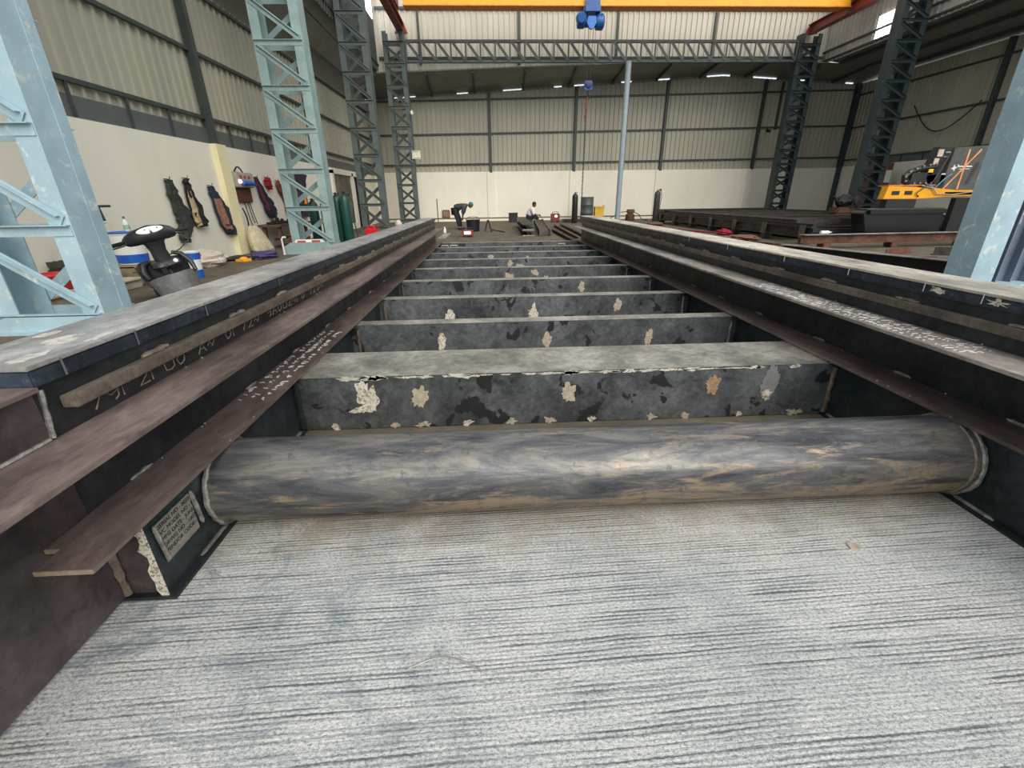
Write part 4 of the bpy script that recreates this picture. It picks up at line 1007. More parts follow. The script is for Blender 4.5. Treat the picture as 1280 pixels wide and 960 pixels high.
SP('clutch_cable', MB().tube([(.0, .26, .84), (.06, .33, .74), (.05, .20, .66), (.0, .07, .62)], .006, 6), M_BLK, smooth=True)

# ------------------------------------------------------------------ gas cylinders
def gas_cylinder(label, x, y, r_, h, mat, valve, hose=False, group='gas cylinders in the hall'):
    c = thing('gas_cylinder', label, 'gas cylinder', (x, y, 0), group=group); P = TP(c, (x, y, 0))
    P('body', MB().lathe([(r_ * .9, 0), (r_, .02), (r_, h * .84), (r_ * .93, h * .88), (r_ * .72, h * .915), (r_ * .42, h * .94), (r_ * .28, h * .95)], (x, y, 0), 24), mat, smooth=True)
    v = P('valve', MB().lathe([(.035, h * .945), (.035, h * .97), (.02, h * .975), (.02, h)], (x, y, 0), 10).box(x - .06, x + .06, y - .012, y + .012, h * .97, h * .985), valve, smooth=False)
    MB().lathe([(.03, 0), (.03, .02)], (x + .07, y, h * .977), 10, (1, 0, 0)).build('outlet', M_DKSTEEL, v).matrix_parent_inverse = Matrix.Identity(4)
    P('neck_ring', MB().lathe([(.05, h * .935), (.055, h * .94), (.055, h * .95), (.04, h * .955)], (x, y, 0), 14), M_DKSTEEL, smooth=True)
    if hose:
        P('regulator', MB().lathe([(.05, -.03), (.06, 0), (.05, .03)], (x + .12, y - .03, h * .97), 14, (0, -1, .2)), M_DKSTEEL, smooth=True)
        P('hose', MB().tube([(x + .14, y, h * .96), (x + .22, y, h * .8), (x + .18, y + .02, h * .45), (x + .26, y, .08), (x + .5, y - .1, .02)], .014, 6), M_BLK, smooth=True)
    return c
M_GREEN = simple('dark green cylinder paint', (26, 72, 62), .4, var=.15, scale=4)
M_GREENB = simple('blue green cylinder paint', (44, 92, 96), .4, var=.15, scale=4)
gas_cylinder('dark green gas cylinder standing clear of the aqua column, with regulator', -3.86, 13.0, .13, 1.42, M_GREEN, M_BLK, True)
gas_cylinder('dark green gas cylinder half behind the aqua column, touching its twin', -4.12, 13.15, .13, 1.40, M_GREEN, M_BLK)
gas_cylinder('blue green gas cylinder seen through the lattice of the aqua column', -4.46, 13.2, .13, 1.28, M_GREENB, M_DKSTEEL)
gas_cylinder('green gas cylinder next to the wall side of the aqua column lattice', -4.80, 13.25, .13, 1.26, M_GREEN, M_DKSTEEL)
M_CBLK = simple('black cylinder paint', (36, 38, 40), .45, var=.2, scale=4)
gas_cylinder('black gas cylinder standing alone before the back wall beside the chain', 4.2, 23.3, .14, 1.43, M_CBLK, simple('green cap paint', (50, 90, 80), .5))
gas_cylinder('black gas cylinder with hoses beside the end of the cutting table', 8.48, 23.9, .15, 1.52, simple('worn charcoal cylinder paint', (62, 62, 62), .5, var=.25, scale=6), M_PALESTEEL, True)

# ------------------------------------------------------------------ foot of the aqua column
wr_ = MB().tube([(-4.98, 11.36, .0), (-4.98, 11.36, .36), (-4.95, 11.36, .40), (-4.88, 11.36, .40)], .022, 8)
tag(wr_.build('bent_rod', M_WHITE, smooth=True), 'white bent rod standing at the foot of the aqua column', 'rod')
pk = thing('wrapped_packet', 'white packet with red print lying on the base of the aqua column', 'packet', (-4.45, 11.6, .2)); P = TP(pk, (-4.45, 11.6, .2))
pm = MB(); pm.box(-4.8, -4.1, 11.55, 11.76, .03, .32); P('wrap', pm, M_WHITE, bevel=.04)
P('red_print', MB().box(-4.7, -4.5, 11.54, 11.552, .25, .30), simple('red print', (190, 70, 64), .6)); P('red_print', MB().box(-4.35, -4.15, 11.54, 11.552, .26, .31), simple('red print', (190, 70, 64), .6))
jc = thing('jerry_can', 'bright red jerry can on the floor beyond the aqua column', 'can', (-4.05, 16.4, 0)); P = TP(jc, (-4.05, 16.4, 0))
M_RED = simple('bright red plastic', (214, 30, 44), .4, var=.1)
P('can_body', MB().box(-4.3, -3.85, 16.25, 16.6, 0, .30), M_RED, bevel=.05)
P('handle', MB().tube([(-4.22, 16.42, .29), (-4.2, 16.42, .37), (-4.0, 16.42, .37), (-3.98, 16.42, .29)], .025, 8), M_RED, smooth=True)
P('spout', MB().lathe([(.04, 0), (.04, .05), (.03, .06)], (-3.9, 16.42, .29), 12), simple('dark red cap', (130, 20, 30), .5), smooth=True)
wbl = thing('white_pot', 'small round white pot near the foot of the far slim column', 'pot', (-4.3, 22.4, 0)); P = TP(wbl, (-4.3, 22.4, 0))
P('pot_body', MB().lathe([(.1, 0), (.15, .05), (.17, .15), (.12, .25), (.09, .27)], (-4.3, 22.4, 0), 18), simple('pinkish white enamel', (226, 210, 200), .5), smooth=True)
P('lid', MB().lathe([(.10, .27), (.08, .29), (.02, .32)], (-4.3, 22.4, 0), 18), M_WHITE, smooth=True)

# ------------------------------------------------------------------ stock and tools at the far end
def channel_bar(name, label, a, b, w, h, mat, cat='steel channel', group=None, t=.012, cap=None):
    """U channel on its side from a to b (floor points), w wide, h tall"""
    a, b = V(a), V(b); d = (b - a); L = d.length; rz = math.atan2(d.y, d.x)
    o = thing(name, label, cat, a, (0, 0, rz), group)
    MB().box(0, L, -w / 2, w / 2, h - t, h).build('top_flange', cap or mat, o)
    MB().box(0, L, -w / 2, w / 2, 0, t).build('bottom_flange', mat, o)
    MB().box(0, L, -t / 2, t / 2, t, h - t).build('web', mat, o)
    return o
# stacked girders in the middle
for k, (z, lab) in enumerate(((0, 'lower grey steel girder of the pair lying on the floor behind the frame'), (.19, 'upper grey steel girder lying on top of the other behind the frame'))):
    g = channel_bar('stock_girder', lab, (1.30, 15.8, z), (1.42, 21.6, z), .42, .17, M_DKSTEEL, 'steel girder', 'girders on the floor behind the frame', cap=M_PALESTEEL if k == 0 else M_DKSTEEL)
    MB().box(-.004, 0, -.2, .2, .0, .03).build('sawn_end', M_PALESTEEL, g)
ld = thing('lattice_offcut', 'pale ladder shaped lattice offcut lying beside the stacked girders', 'steel lattice', (1.86, 15.6, 0)); P = TP(ld, (1.86, 15.6, 0))
for x in (1.68, 2.04):
    P('rail', MB().bar((x, 15.6, .1), (x + .3, 21.0, .24), .06, .18), M_STRIP)
for k in range(8):
    y = 15.7 + .7 * k; z = .1 + .14 * (y - 15.6) / 5.4; x = 1.68 + .3 * (y - 15.6) / 5.4
    P('rung', MB().box(x, x + .36, y, y + .1, z - .06, z + .08), M_STRIP)
for k, (a, b, lab) in enumerate((((2.36, 12.4, 0), (2.40, 20.5, 0), 'dark steel angle lying nearest the lattice offcut'), ((2.62, 12.6, 0), (2.86, 20.8, 0), 'dark steel angle in the middle of the three by the right girder end'), ((2.95, 13.8, 0), (3.25, 21.5, 0), 'dark steel angle farthest from the lattice offcut'))):
    channel_bar('steel_angle', lab, a, b, .12, .10, M_DKSTEEL if k != 1 else M_RUST, 'steel angle', 'loose steel angles on the floor')
for k, (x, y, rz, lab) in enumerate(((-1.95, 15.4, .0, 'dark steel plate lying nearest the left girder end'), (-1.58, 16.3, .0, 'dark steel plate lying between two others left of the bent man'), (-1.20, 15.8, .0, 'dark steel plate lying nearest the small red box'))):
    o = thing('steel_plate', lab, 'steel plate', (x, y, 0), (0, 0, rz), group='loose plates on the floor')
    MB().box(-.13, .13, -.9, 1.2, 0, .02).build('plate', M_STRIP if k != 1 else M_PALESTEEL, o, bevel=.004)
    MB().box(-.13, .13, -.92, -.9, .0, .02).build('cut_edge', M_PALESTEEL, o)
bo = thing('water_bottle', 'small white bottle standing on the floor left of the bent man', 'bottle', (-1.72, 17.9, 0)); P = TP(bo, (-1.72, 17.9, 0))
P('bottle_body', MB().lathe([(.05, 0), (.055, .02), (.055, .13), (.025, .19), (.02, .23)], (-1.72, 17.9, 0), 14), M_WHITE, smooth=True)
P('cap', MB().lathe([(.024, .225), (.024, .255)], (-1.72, 17.9, 0), 12), M_BLUEP)
cn = thing('black_bucket', 'dark blue black bucket beside the feet of the bent man', 'bucket', (-.66, 18.6, 0)); P = TP(cn, (-.66, 18.6, 0))
P('pail', MB().lathe([(.2, 0), (.24, .02), (.27, .42), (.285, .43), (.25, .41), (.2, .05)], (-.66, 18.6, 0), 22), simple('blue black plastic', (24, 28, 40), .4), smooth=True)
P('handle', MB().tube([(-.66 + .28 * math.cos(a), 18.6, .42 + .12 * math.sin(a)) for a in [PI * k / 10 for k in range(11)]], .012, 6), M_DKSTEEL, smooth=True)
rd = thing('welding_set', 'small red welding set with a bright lit front on the floor', 'welding machine', (-.76, 15.9, 0)); P = TP(rd, (-.76, 15.9, 0))
P('case', MB().box(-.95, -.57, 15.7, 16.1, .04, .22), simple('dull red case', (140, 58, 50), .5), bevel=.02)
P('front_panel', MB().box(-.87, -.65, 15.685, 15.70, .09, .19), emit('lit white panel', (1, .80, .78), .6), bevel=.01)
P('handle', MB().tube([(-.9, 15.9, .22), (-.9, 15.9, .28), (-.62, 15.9, .28), (-.62, 15.9, .22)], .015, 6), M_BLK)
for x in (-.9, -.62): P('foot', MB().box(x - .03, x + .03, 15.72, 16.08, 0, .04), M_BLK)
ts = thing('trestle_stand', 'dark folding trestle stand alone on the floor between the two men', 'stand', (0, 18, 0)); P = TP(ts, (0, 18, 0))
P('post', MB().bar((-.06, 18, .44), (.06, 18, .0), .07, .06), M_BLK2); P('post', MB().bar((-.08, 18.3, .42), (-.2, 18.3, .0), .05, .05), M_DKSTEEL)
P('crossbar', MB().bar((-.07, 17.9, .4), (-.07, 18.4, .4), .06, .06), M_DKSTEEL); P('arm', MB().tube([(.05, 18, .08), (.3, 17.9, .05), (.55, 17.6, .02)], .02, 6), M_BLK2)
bb = thing('black_box', 'black metal box standing by the back wall ledge behind the sitting man', 'box', (1.25, 25.2, 0)); P = TP(bb, (1.25, 25.2, 0))
P('body', MB().box(1.02, 1.48, 25.0, 25.4, 0, .44), M_BLK2, bevel=.015); P('lid', MB().box(1.0, 1.5, 24.98, 25.42, .44, .47), M_DKSTEEL, bevel=.008)
rw = thing('red_welder', 'dull red machine with a bright spot of light below the back wall', 'machine', (3.4, 24.5, 0)); P = TP(rw, (3.4, 24.5, 0))
P('case', MB().box(3.2, 3.62, 24.3, 24.8, .06, .42), simple('dark red case', (128, 50, 42), .5), bevel=.02); P('lamp', MB().blob((3.42, 24.28, .30), (.07, .03, .06), 12, 8), emit('bright lamp', (1, .9, .85), 1.5), smooth=True)
P('handle', MB().tube([(3.26, 24.5, .42), (3.26, 24.5, .5), (3.56, 24.5, .5), (3.56, 24.5, .42)], .018, 6), M_BLK)
for x in (3.26, 3.56): P('foot', MB().box(x - .04, x + .04, 24.35, 24.75, 0, .06), M_BLK)
sh = thing('sheet_stack', 'dark flat steel sheets lying before the back wall beside the black cylinder', 'steel sheets', (4.4, 24.6, 0)); P = TP(sh, (4.4, 24.6, 0))
for k in range(3): P('sheet', MB().box(4.0 - .1 * k, 5.0 - .1 * k, 24.2, 25.2, .05 * k, .05 * k + .04), M_DKSTEEL)
dm = thing('metal_drum', 'tall dark grey drum standing before the back wall beside the chain', 'drum', (5.25, 25.5, 0)); P = TP(dm, (5.25, 25.5, 0))
P('shell', MB().lathe([(.33, 0), (.34, .02), (.34, .38), (.355, .40), (.34, .42), (.34, .78), (.355, .80), (.34, .82), (.34, 1.17), (.32, 1.18)], (5.25, 25.5, 0), 28), simple('grey green drum paint', (78, 84, 82), .5, var=.15), smooth=True)
P('rim', MB().tube([(5.25 + .335 * math.cos(a), 25.5 + .335 * math.sin(a), 1.18) for a in [2 * PI * k / 28 for k in range(29)]], .018, 6), M_DKSTEEL, smooth=True)
yb = thing('yellow_bin', 'yellow metal bin beside the grey drum at the back wall', 'bin', (5.9, 25.3, 0)); P = TP(yb, (5.9, 25.3, 0))
P('bin_body', MB().extrude([(5.62, 0), (6.05, 0), (6.12, .78), (6.06, .72), (5.62, .72)], 25.1, 25.5, 'y'), simple('yellow bin paint', (226, 176, 62), .5), bevel=.01)
P('lip', MB().box(5.6, 6.1, 25.07, 25.1, .66, .72), simple('yellow bin paint', (226, 176, 62), .5))
bmch = thing('brown_motor', 'rusty brown motor with trailing hoses near the post at the back wall', 'motor', (7.6, 25.2, 0)); P = TP(bmch, (7.6, 25.2, 0))
P('casing', MB().lathe([(.22, 0), (.25, .05), (.22, .3), (.12, .36)], (7.55, 25.2, .0), 18), M_RUST, smooth=True)
P('head', MB().box(7.38, 7.75, 25.05, 25.35, .36, .56), M_RUST, bevel=.03); P('hose', MB().tube([(7.75, 25.2, .42), (8.0, 25.1, .3), (8.1, 24.9, .06), (8.35, 24.7, .02)], .02, 6), M_RUBBER, smooth=True); P('hose', MB().tube([(7.4, 25.2, .45), (7.0, 25.15, .42), (6.4, 25.1, .1), (6.2, 25, .02)], .02, 6), M_RUBBER, smooth=True)
rod = thing('thin_stand', 'thin upright rod on a foot before the back wall, beside the slim column', 'rod', (-2.75, 25.4, 0)); P = TP(rod, (-2.75, 25.4, 0))
P('rod', MB().tube([(-2.75, 25.4, 0), (-2.75, 25.4, 1.2)], .025, 8), M_TRUSS); P('foot', MB().lathe([(.15, 0), (.15, .02), (.03, .04)], (-2.75, 25.4, 0), 14), M_TRUSS)
bx_ = thing('brown_box', 'small brown box standing on the back wall ledge behind the bent man', 'box', (-2.4, YB - .1, .19)); P = TP(bx_, (-2.4, YB - .1, .19))
P('box_body', MB().box(-2.66, -2.24, YB - .148, YB - .07, .19, .62), simple('brown box paint', (112, 76, 56), .6), bevel=.012); P('panel', MB().box(-2.60, -2.30, YB - .155, YB - .148, .26, .56), simple('pale brown panel', (140, 112, 92), .6))

# ------------------------------------------------------------------ people
def skin_mesh(name, joints, edges, mat, parent, sub=2):
    me = bpy.data.meshes.new(name); keys = list(joints); ix = {k: i for i, k in enumerate(keys)}
    me.from_pydata([joints[k][0] for k in keys], [(ix[a], ix[b]) for a, b in edges], [])
    o = bpy.data.objects.new(name + '_tmp', me); COL.objects.link(o)
    o.modifiers.new('s', 'SKIN'); o.modifiers.new('u', 'SUBSURF').levels = sub
    o.modifiers['u'].render_levels = sub
    for i, k in enumerate(keys):
        d = me.skin_vertices[0].data[i]; r_ = joints[k][1]; d.radius = r_ if isinstance(r_, tuple) else (r_, r_); d.use_root = (i == 0)
    dg = bpy.context.evaluated_depsgraph_get(); m2 = bpy.data.meshes.new_from_object(o.evaluated_get(dg)); bpy.data.objects.remove(o)
    m2.name = name
    for p in m2.polygons: p.use_smooth = True
    m2.materials.clear(); m2.materials.append(mat)
    return m2
def person(label, J, look, top_rgb, leg_rgb, hair, loc, hairshape):
    """J: joint -> world point. one continuous body with head, face, five-fingered hands; clothes as children"""
    root = thing('person', label, 'person', loc); inv = Matrix.Translation(-V(loc)); S = .9
    R = {'pelvis': .15, 'waist': .15, 'chest': .165, 'neck': .055, 'skull': .04}
    for s in 'LR': R.update({'sh' + s: .075, 'el' + s: .052, 'wr' + s: .030, 'hip' + s: .105, 'kn' + s: .07, 'an' + s: .04, 'toe' + s: .035})
    joints = {k: (V(J[k]), R[k] * S) for k in R}
    edges = [('pelvis', 'waist'), ('waist', 'chest'), ('chest', 'neck'), ('neck', 'skull')]
    for s in 'LR':
        edges += [('chest', 'sh' + s), ('sh' + s, 'el' + s), ('el' + s, 'wr' + s), ('pelvis', 'hip' + s), ('hip' + s, 'kn' + s), ('kn' + s, 'an' + s), ('an' + s, 'toe' + s)]
        w, e = V(J['wr' + s]), V(J['el' + s]); d = (w - e).normalized(); side = d.cross(V((0, 1, 0))).normalized(); nrm = d.cross(side)
        joints['palm' + s] = (w + d * .06, .026); edges.append(('wr' + s, 'palm' + s))
        for f, (o_, L) in enumerate(((-.028, .058), (-.010, .068), (.010, .064), (.028, .05))):
            a = w + d * .085 + side * o_; b = a + d * L * .55 + nrm * .006; c = b + d * L * .4 + nrm * .02
            for nm, p, rad in (('a', a, .010), ('b', b, .009), ('c', c, .008)): joints['f%d%s%s' % (f, nm, s)] = (p, rad)
            edges += [('palm' + s, 'f%da%s' % (f, s)), ('f%da%s' % (f, s), 'f%db%s' % (f, s)), ('f%db%s' % (f, s), 'f%dc%s' % (f, s))]
        t0 = w + d * .035 + side * .034; t1 = t0 + d * .035 + side * .018
        joints['t0' + s] = (t0, .011); joints['t1' + s] = (t1, .009); edges += [('palm' + s, 't0' + s), ('t0' + s, 't1' + s)]
    body = skin_mesh('body', joints, edges, M_SKIN, root)
    # head with face joined into the body mesh
    H = V(J['head']); lk = V(look).normalized(); up = V(J['head']) - V(J['neck']); up = (up - lk * up.dot(lk)).normalized(); sd = lk.cross(up)
    Mx = Matrix((lk, sd, up)).transposed()
    hm = MB(); hm.blob((0, 0, 0), (.092, .075, .112), 20, 14)
    hm.v = [(x * (1 - .12 * max(0, -z / .11)) + (.008 if z < -.03 and x > 0 else 0), y * (1 - .28 * max(0, -z / .11)), z) for x, y, z in hm.v]
    hm.add([(.086, -.014, -.026), (.086, .014, -.026), (.114, 0, -.022), (.088, 0, .02)], [(0, 1, 2), (1, 3, 2), (3, 0, 2)])
    for s in (-1, 1): hm.blob((-.005, s * .076, -.005), (.018, .008, .028), 8, 6)
    hm.blob((.078, 0, -.058), (.012, .026, .007), 10, 6); hm.blob((.066, 0, -.092), (.022, .025, .016), 10, 6)
    eyes = MB()
    for s in (-1, 1): eyes.blob((.082, s * .030, .008), (.010, .014, .008), 8, 6)
    bm = bmesh.new(); bm.from_mesh(body)
    hv = [bm.verts.new(V((H.x, H.y, H.z)) + Mx @ V(p)) for p in hm.v]
    for f in hm.f:
        try: bm.faces.new([hv[i] for i in f])
        except ValueError: pass
    bmesh.ops.recalc_face_normals(bm, faces=bm.faces); bm.to_mesh(body); bm.free()
    for p in body.polygons: p.use_smooth = True
    def ch(name, me):
        o = bpy.data.objects.new(name, me) if not isinstance(me, bpy.types.Object) else me
        if o.name not in COL.objects: COL.objects.link(o)
        o.parent = root; o.matrix_parent_inverse = inv; return o
    ch('body', body)
    eyes.v = [tuple(H + Mx @ V(p)) for p in eyes.v]; ch('eyes', eyes.build('eyes', simple('eye', (30, 24, 22), .3), root, smooth=True))
    hr = MB(); hr.blob((0, 0, 0), 1, 20, 14); q = []
    for x, y, z in hr.v:
        if hairshape == 'cap': p = V((-.006 + .104 * x, .086 * y, .02 + .105 * max(z, -.15)))
        else:
            p = V((-.012 + .098 * x, .083 * y, .022 + .105 * max(z, -.45)))
            if x > .35 and z < .35: p = V((.05, .07 * y, .05 + .05 * z))
        q.append(tuple(H + Mx @ p))
    hr.v = q; ch(hairshape, hr.build('head_cloth' if hairshape == 'cap' else 'hair', hair, root, smooth=True))
    cl = {k: (joints[k][0], joints[k][1] + .042) for k in ('waist', 'chest', 'pelvis', 'shL', 'elL', 'shR', 'elR')}
    for s in 'LR':
        cl['mid' + s] = (V(J['el' + s]).lerp(V(J['wr' + s]), .45 if top_rgb[0] < 120 else .12), .062)
    cl['collar'] = (V(J['chest']).lerp(V(J['neck']), .75), .07)
    order = {'pelvis': cl.pop('pelvis')}; order.update(cl)
    ch('shirt', skin_mesh('shirt', order, [('pelvis', 'waist'), ('waist', 'chest'), ('chest', 'collar'), ('chest', 'shL'), ('shL', 'elL'), ('elL', 'midL'), ('chest', 'shR'), ('shR', 'elR'), ('elR', 'midR')], simple('shirt ' + label[:16], top_rgb, .85, var=.12, scale=9), root))
    tl = {'pelvis': (joints['pelvis'][0], joints['pelvis'][1] + .02)}
    for s in 'LR':
        for k in ('hip', 'kn'): tl[k + s] = (joints[k + s][0], joints[k + s][1] + .026)
        tl['an' + s] = (V(J['an' + s]).lerp(V(J['kn' + s]), .1), .066)
    ch('trousers', skin_mesh('trousers', tl, [('pelvis', 'hipL'), ('hipL', 'knL'), ('knL', 'anL'), ('pelvis', 'hipR'), ('hipR', 'knR'), ('knR', 'anR')], simple('trousers ' + label[:16], leg_rgb, .85, var=.15, scale=9), root))
    for s in 'LR':
        a, t = V(J['an' + s]), V(J['toe' + s]); d = (t - a); d.z = 0; d.normalize(); o = MB(); o.blob((0, 0, 0), 1, 14, 8)
        c = V((a.x, a.y, .045)) + d * .07; sdv = d.cross(V((0, 0, 1)))
        o.v = [tuple(c + d * (x * .125) + sdv * (y * .045) + V((0, 0, max(z, -.9) * .048))) for x, y, z in o.v]
        ch('shoe', o.build('shoe', M_BLK2, root, smooth=True))
    return root
def mirror_pair(J, name, p, dy): J[name + 'L'] = (p[0], p[1] + dy, p[2]); J[name + 'R'] = (p[0], p[1] - dy, p[2])
J = {'pelvis': (-1.42, 19.75, .78), 'waist': (-1.32, 19.75, .88), 'chest': (-1.08, 19.75, .955), 'neck': (-.90, 19.75, .955), 'skull': (-.84, 19.75, .95), 'head': (-.77, 19.75, .95)}
mirror_pair(J, 'sh', (-1.02, 19.75, .92), .17); mirror_pair(J, 'el', (-1.08, 19.75, .69), .19); mirror_pair(J, 'wr', (-1.12, 19.72, .49), .13)
mirror_pair(J, 'hip', (-1.42, 19.75, .74), .085); J['knL'] = (-1.26, 19.86, .42); J['knR'] = (-1.33, 19.66, .42)
J['anL'] = (-1.20, 19.88, .08); J['anR'] = (-1.28, 19.64, .08); J['toeL'] = (-1.05, 19.88, .04); J['toeR'] = (-1.13, 19.64, .04)
person('man in dark overalls and a teal head cloth bending forward with straight legs', J, (.75, -.1, -.65), (58, 64, 68), (36, 36, 40), simple('teal head cloth', (36, 110, 120), .8), (-1.2, 19.75, 0), 'cap')
J = {'pelvis': (1.84, 22.3, .34), 'waist': (1.87, 22.3, .48), 'chest': (1.98, 22.3, .68), 'neck': (2.05, 22.3, .80), 'skull': (2.07, 22.3, .84), 'head': (2.10, 22.3, .90)}
mirror_pair(J, 'sh', (2.0, 22.3, .71), .17); mirror_pair(J, 'el', (2.06, 22.25, .49), .2); mirror_pair(J, 'wr', (2.27, 22.2, .44), .10)
mirror_pair(J, 'hip', (1.86, 22.3, .33), .085); mirror_pair(J, 'kn', (2.26, 22.3, .36), .13); mirror_pair(J, 'an', (2.22, 22.3, .08), .12); mirror_pair(J, 'toe', (2.36, 22.3, .04), .13)
person('black haired man in a pale shirt sitting low and working with his hands', J, (.9, -.15, -.42), (222, 212, 204), (34, 30, 40), M_HAIR, (1.9, 22.3, 0), 'hair')
stl = thing('low_stool', 'low wooden stool under the sitting man in the pale shirt', 'stool', (1.82, 22.3, 0)); P = TP(stl, (1.82, 22.3, 0))
P('seat', MB().box(1.64, 2.0, 22.1, 22.5, .20, .24), simple('brown stool wood', (96, 70, 50), .7), bevel=.008)
for x in (1.68, 1.96):
    for y in (22.14, 22.46): P('leg', MB().box(x - .02, x + .02, y - .02, y + .02, 0, .2), simple('brown stool wood', (96, 70, 50), .7))

# ------------------------------------------------------------------ plasma cutting table and gantry on the right
tb = thing('cutting_table', 'long low dark steel cutting table with side rails', 'cutting table', (10, 17, 0)); P = TP(tb, (10, 17, 0))
for x, nm in ((8.05, 'near_side'), (13.2, 'far_side')):
    P('side_beam', MB().box(x, x + .14, 11.4, 22.2, .16, .20).box(x, x + .14, 11.4, 22.2, .40, .44).box(x + .06, x + .08, 11.4, 22.2, .20, .40), M_DKSTEEL)
    P('guide_rail', MB().box(x + .04, x + .10, 11.4, 22.2, .44, .50), M_BLK2)
    P('rail_bed', MB().box(x + .25, x + .75, 12.4, 22.2, .44, .56), M_DKSTEEL, bevel=.01)
for k in range(7):
    y = 11.6 + 1.72 * k
    P('foot', MB().box(7.98, 8.26, y, y + .10, 0, .16), M_DKSTEEL); P('foot', MB().box(13.15, 13.4, y, y + .10, 0, .16), M_DKSTEEL)
    P('cross_member', MB().box(8.2, 13.2, y + 1.0, y + 1.1, .20, .30), M_DKSTEEL)
    P('rib_plate', MB().box(8.03, 8.05, y, y + .22, .16, .46), M_STRIP)
for k in range(21):
    y = 12.9 + .44 * k
    P('slat', MB().box(8.8, 13.15, y, y + .03, .36, .54), M_RUST if k % 5 == 2 else M_DKSTEEL)
P('table_end', MB().box(8.0, 13.4, 22.2, 22.3, .1, .62), M_BLK2)
P('tank', MB().box(8.85, 13.1, 12.9, 22.0, .16, .34), M_BLK2)
gm_ = thing('gantry_cutter', 'orange gantry of the cutting machine with a black cable chain and grey control cabinet', 'cutting machine', (11, 12, .5)); P = TP(gm_, (11, 12, .5))
cab = P('carriage_cover', MB().extrude([(9.72, .26), (11.72, .26), (11.70, .80), (9.62, .80), (9.55, .72)], 11.7, 12.15, 'y').box(9.66, 11.7, 11.62, 11.7, .70, .80), simple('glossy black cover', (20, 20, 21), .3), bevel=.012)
P('cover_top', MB().box(9.62, 11.70, 11.70, 12.16, .80, .83), simple('dusty black top', (74, 72, 66), .7), bevel=.008)
P('riser', MB().box(10.2, 11.0, 11.85, 12.05, .83, 1.04), M_BLK2, bevel=.01)
for x in (12.1, 12.55): P('leg', MB().box(x, x + .4, 11.9, 12.05, .0, 1.06), M_BLK2, bevel=.01)
gb = P('gantry_beam', MB().extrude([(10.1, 1.05), (11.2, 1.05), (12.0, 1.10), (16.4, 1.10), (16.4, 1.24), (12.0, 1.24), (11.4, 1.30), (10.15, 1.36)], 11.86, 12.06, 'y'), M_ORANGE, bevel=.008)
for x in (10.28, 10.62):
    MB().box(x, x + .2, 11.85, 11.862, 1.15, 1.24).build('slot', M_BLK2, gb).matrix_parent_inverse = Matrix.Identity(4)
P('gantry_cap', MB().box(10.15, 11.4, 11.86, 12.2, 1.355, 1.38), simple('deep orange top', (226, 132, 20), .5), bevel=.006)
cc = P('cable_chain', MB().tube([(10.72, 11.95, 1.42), (10.6, 11.95, 1.47), (10.58, 11.95, 1.58), (10.68, 11.95, 1.68), (10.9, 11.95, 1.75), (11.3, 11.95, 1.79)], .075, 8).box(10.7, 11.35, 11.88, 12.02, 1.40, 1.66), M_BLK)
for k, (x, z) in enumerate(((10.56, 1.47), (10.53, 1.57), (10.62, 1.69), (10.76, 1.76), (10.92, 1.81), (11.08, 1.84), (11.24, 1.86), (10.8, 1.42), (10.95, 1.42), (11.1, 1.42), (11.25, 1.42))):
    MB().box(x - .022, x + .022, 11.85, 11.868, z - .018, z + .018).build('link_plate', simple('pale brown link', (150, 130, 116), .6), cc).matrix_parent_inverse = Matrix.Identity(4)
eb = P('electrics_panel', MB().extrude([(11.08, 1.66), (11.46, 1.62), (11.58, 2.22), (11.22, 2.24)], 11.9, 12.1, 'y'), M_BLK, bevel=.01)
for (x, z, w_, h_, c_) in ((11.2, 2.02, .14, .16, (196, 178, 162)), (11.16, 1.84, .12, .14, (206, 186, 170)), (11.4, 2.1, .12, .03, (150, 150, 156)), (11.38, 2.0, .14, .03, (120, 120, 126)), (11.1, 1.62, .12, .12, (240, 196, 50)), (11.1, 1.50, .06, .1, (210, 170, 130)), (11.47, 1.40, .1, .24, (214, 206, 186))):
    MB().box(x, x + w_, 11.88, 11.9, z, z + h_).build('module', simple('module %d%d%d' % c_, c_, .5), eb).matrix_parent_inverse = Matrix.Identity(4)
P('drive_box', MB().box(11.12, 11.62, 11.88, 12.1, 1.26, 1.62), M_BLK, bevel=.015)
ctl = P('control_cabinet', MB().extrude([(11.60, 1.22), (12.66, 1.22), (12.74, 2.28), (11.66, 2.22)], 11.94, 12.3, 'y'), simple('dark grey cabinet paint', (84, 86, 82), .5), bevel=.01)
def CT(name, mbx, m_): mbx.build(name, m_, ctl).matrix_parent_inverse = Matrix.Identity(4)
M_TAPE = simple('orange tape', (234, 158, 112), .6)
CT('tape', MB().bar((12.06, 11.935, 1.26), (12.06, 11.935, 2.18), .006, .045, (1, 0, 0)), M_TAPE)
CT('tape', MB().bar((11.66, 11.932, 1.25), (12.36, 11.932, 2.18), .006, .042, (0, 0, 1)), M_TAPE)
star = []
for k in range(8):
    a = PI / 2 + k * PI / 4 + .2; rd_ = .085 if k % 2 == 0 else .035; star.append((11.80 + rd_ * math.cos(a), 1.76 + rd_ * math.sin(a)))
CT('logo', MB().extrude(star, 11.934, 11.94, 'y').box(11.88, 12.26, 11.934, 11.94, 1.78, 1.81).box(11.94, 12.22, 11.934, 11.94, 1.73, 1.745).box(11.87, 11.90, 11.934, 11.94, 1.81, 1.84), M_WHITE)
CT('vent_panel', MB().extrude([(12.22, 1.38), (12.32, 1.38), (12.44, 1.88), (12.34, 1.88)], 11.934, 11.94, 'y'), simple('darker grey vent', (60, 62, 60), .6))
P('cabinet_shelf', MB().box(11.7, 12.75, 11.86, 12.0, 1.13, 1.20), M_PALESTEEL)
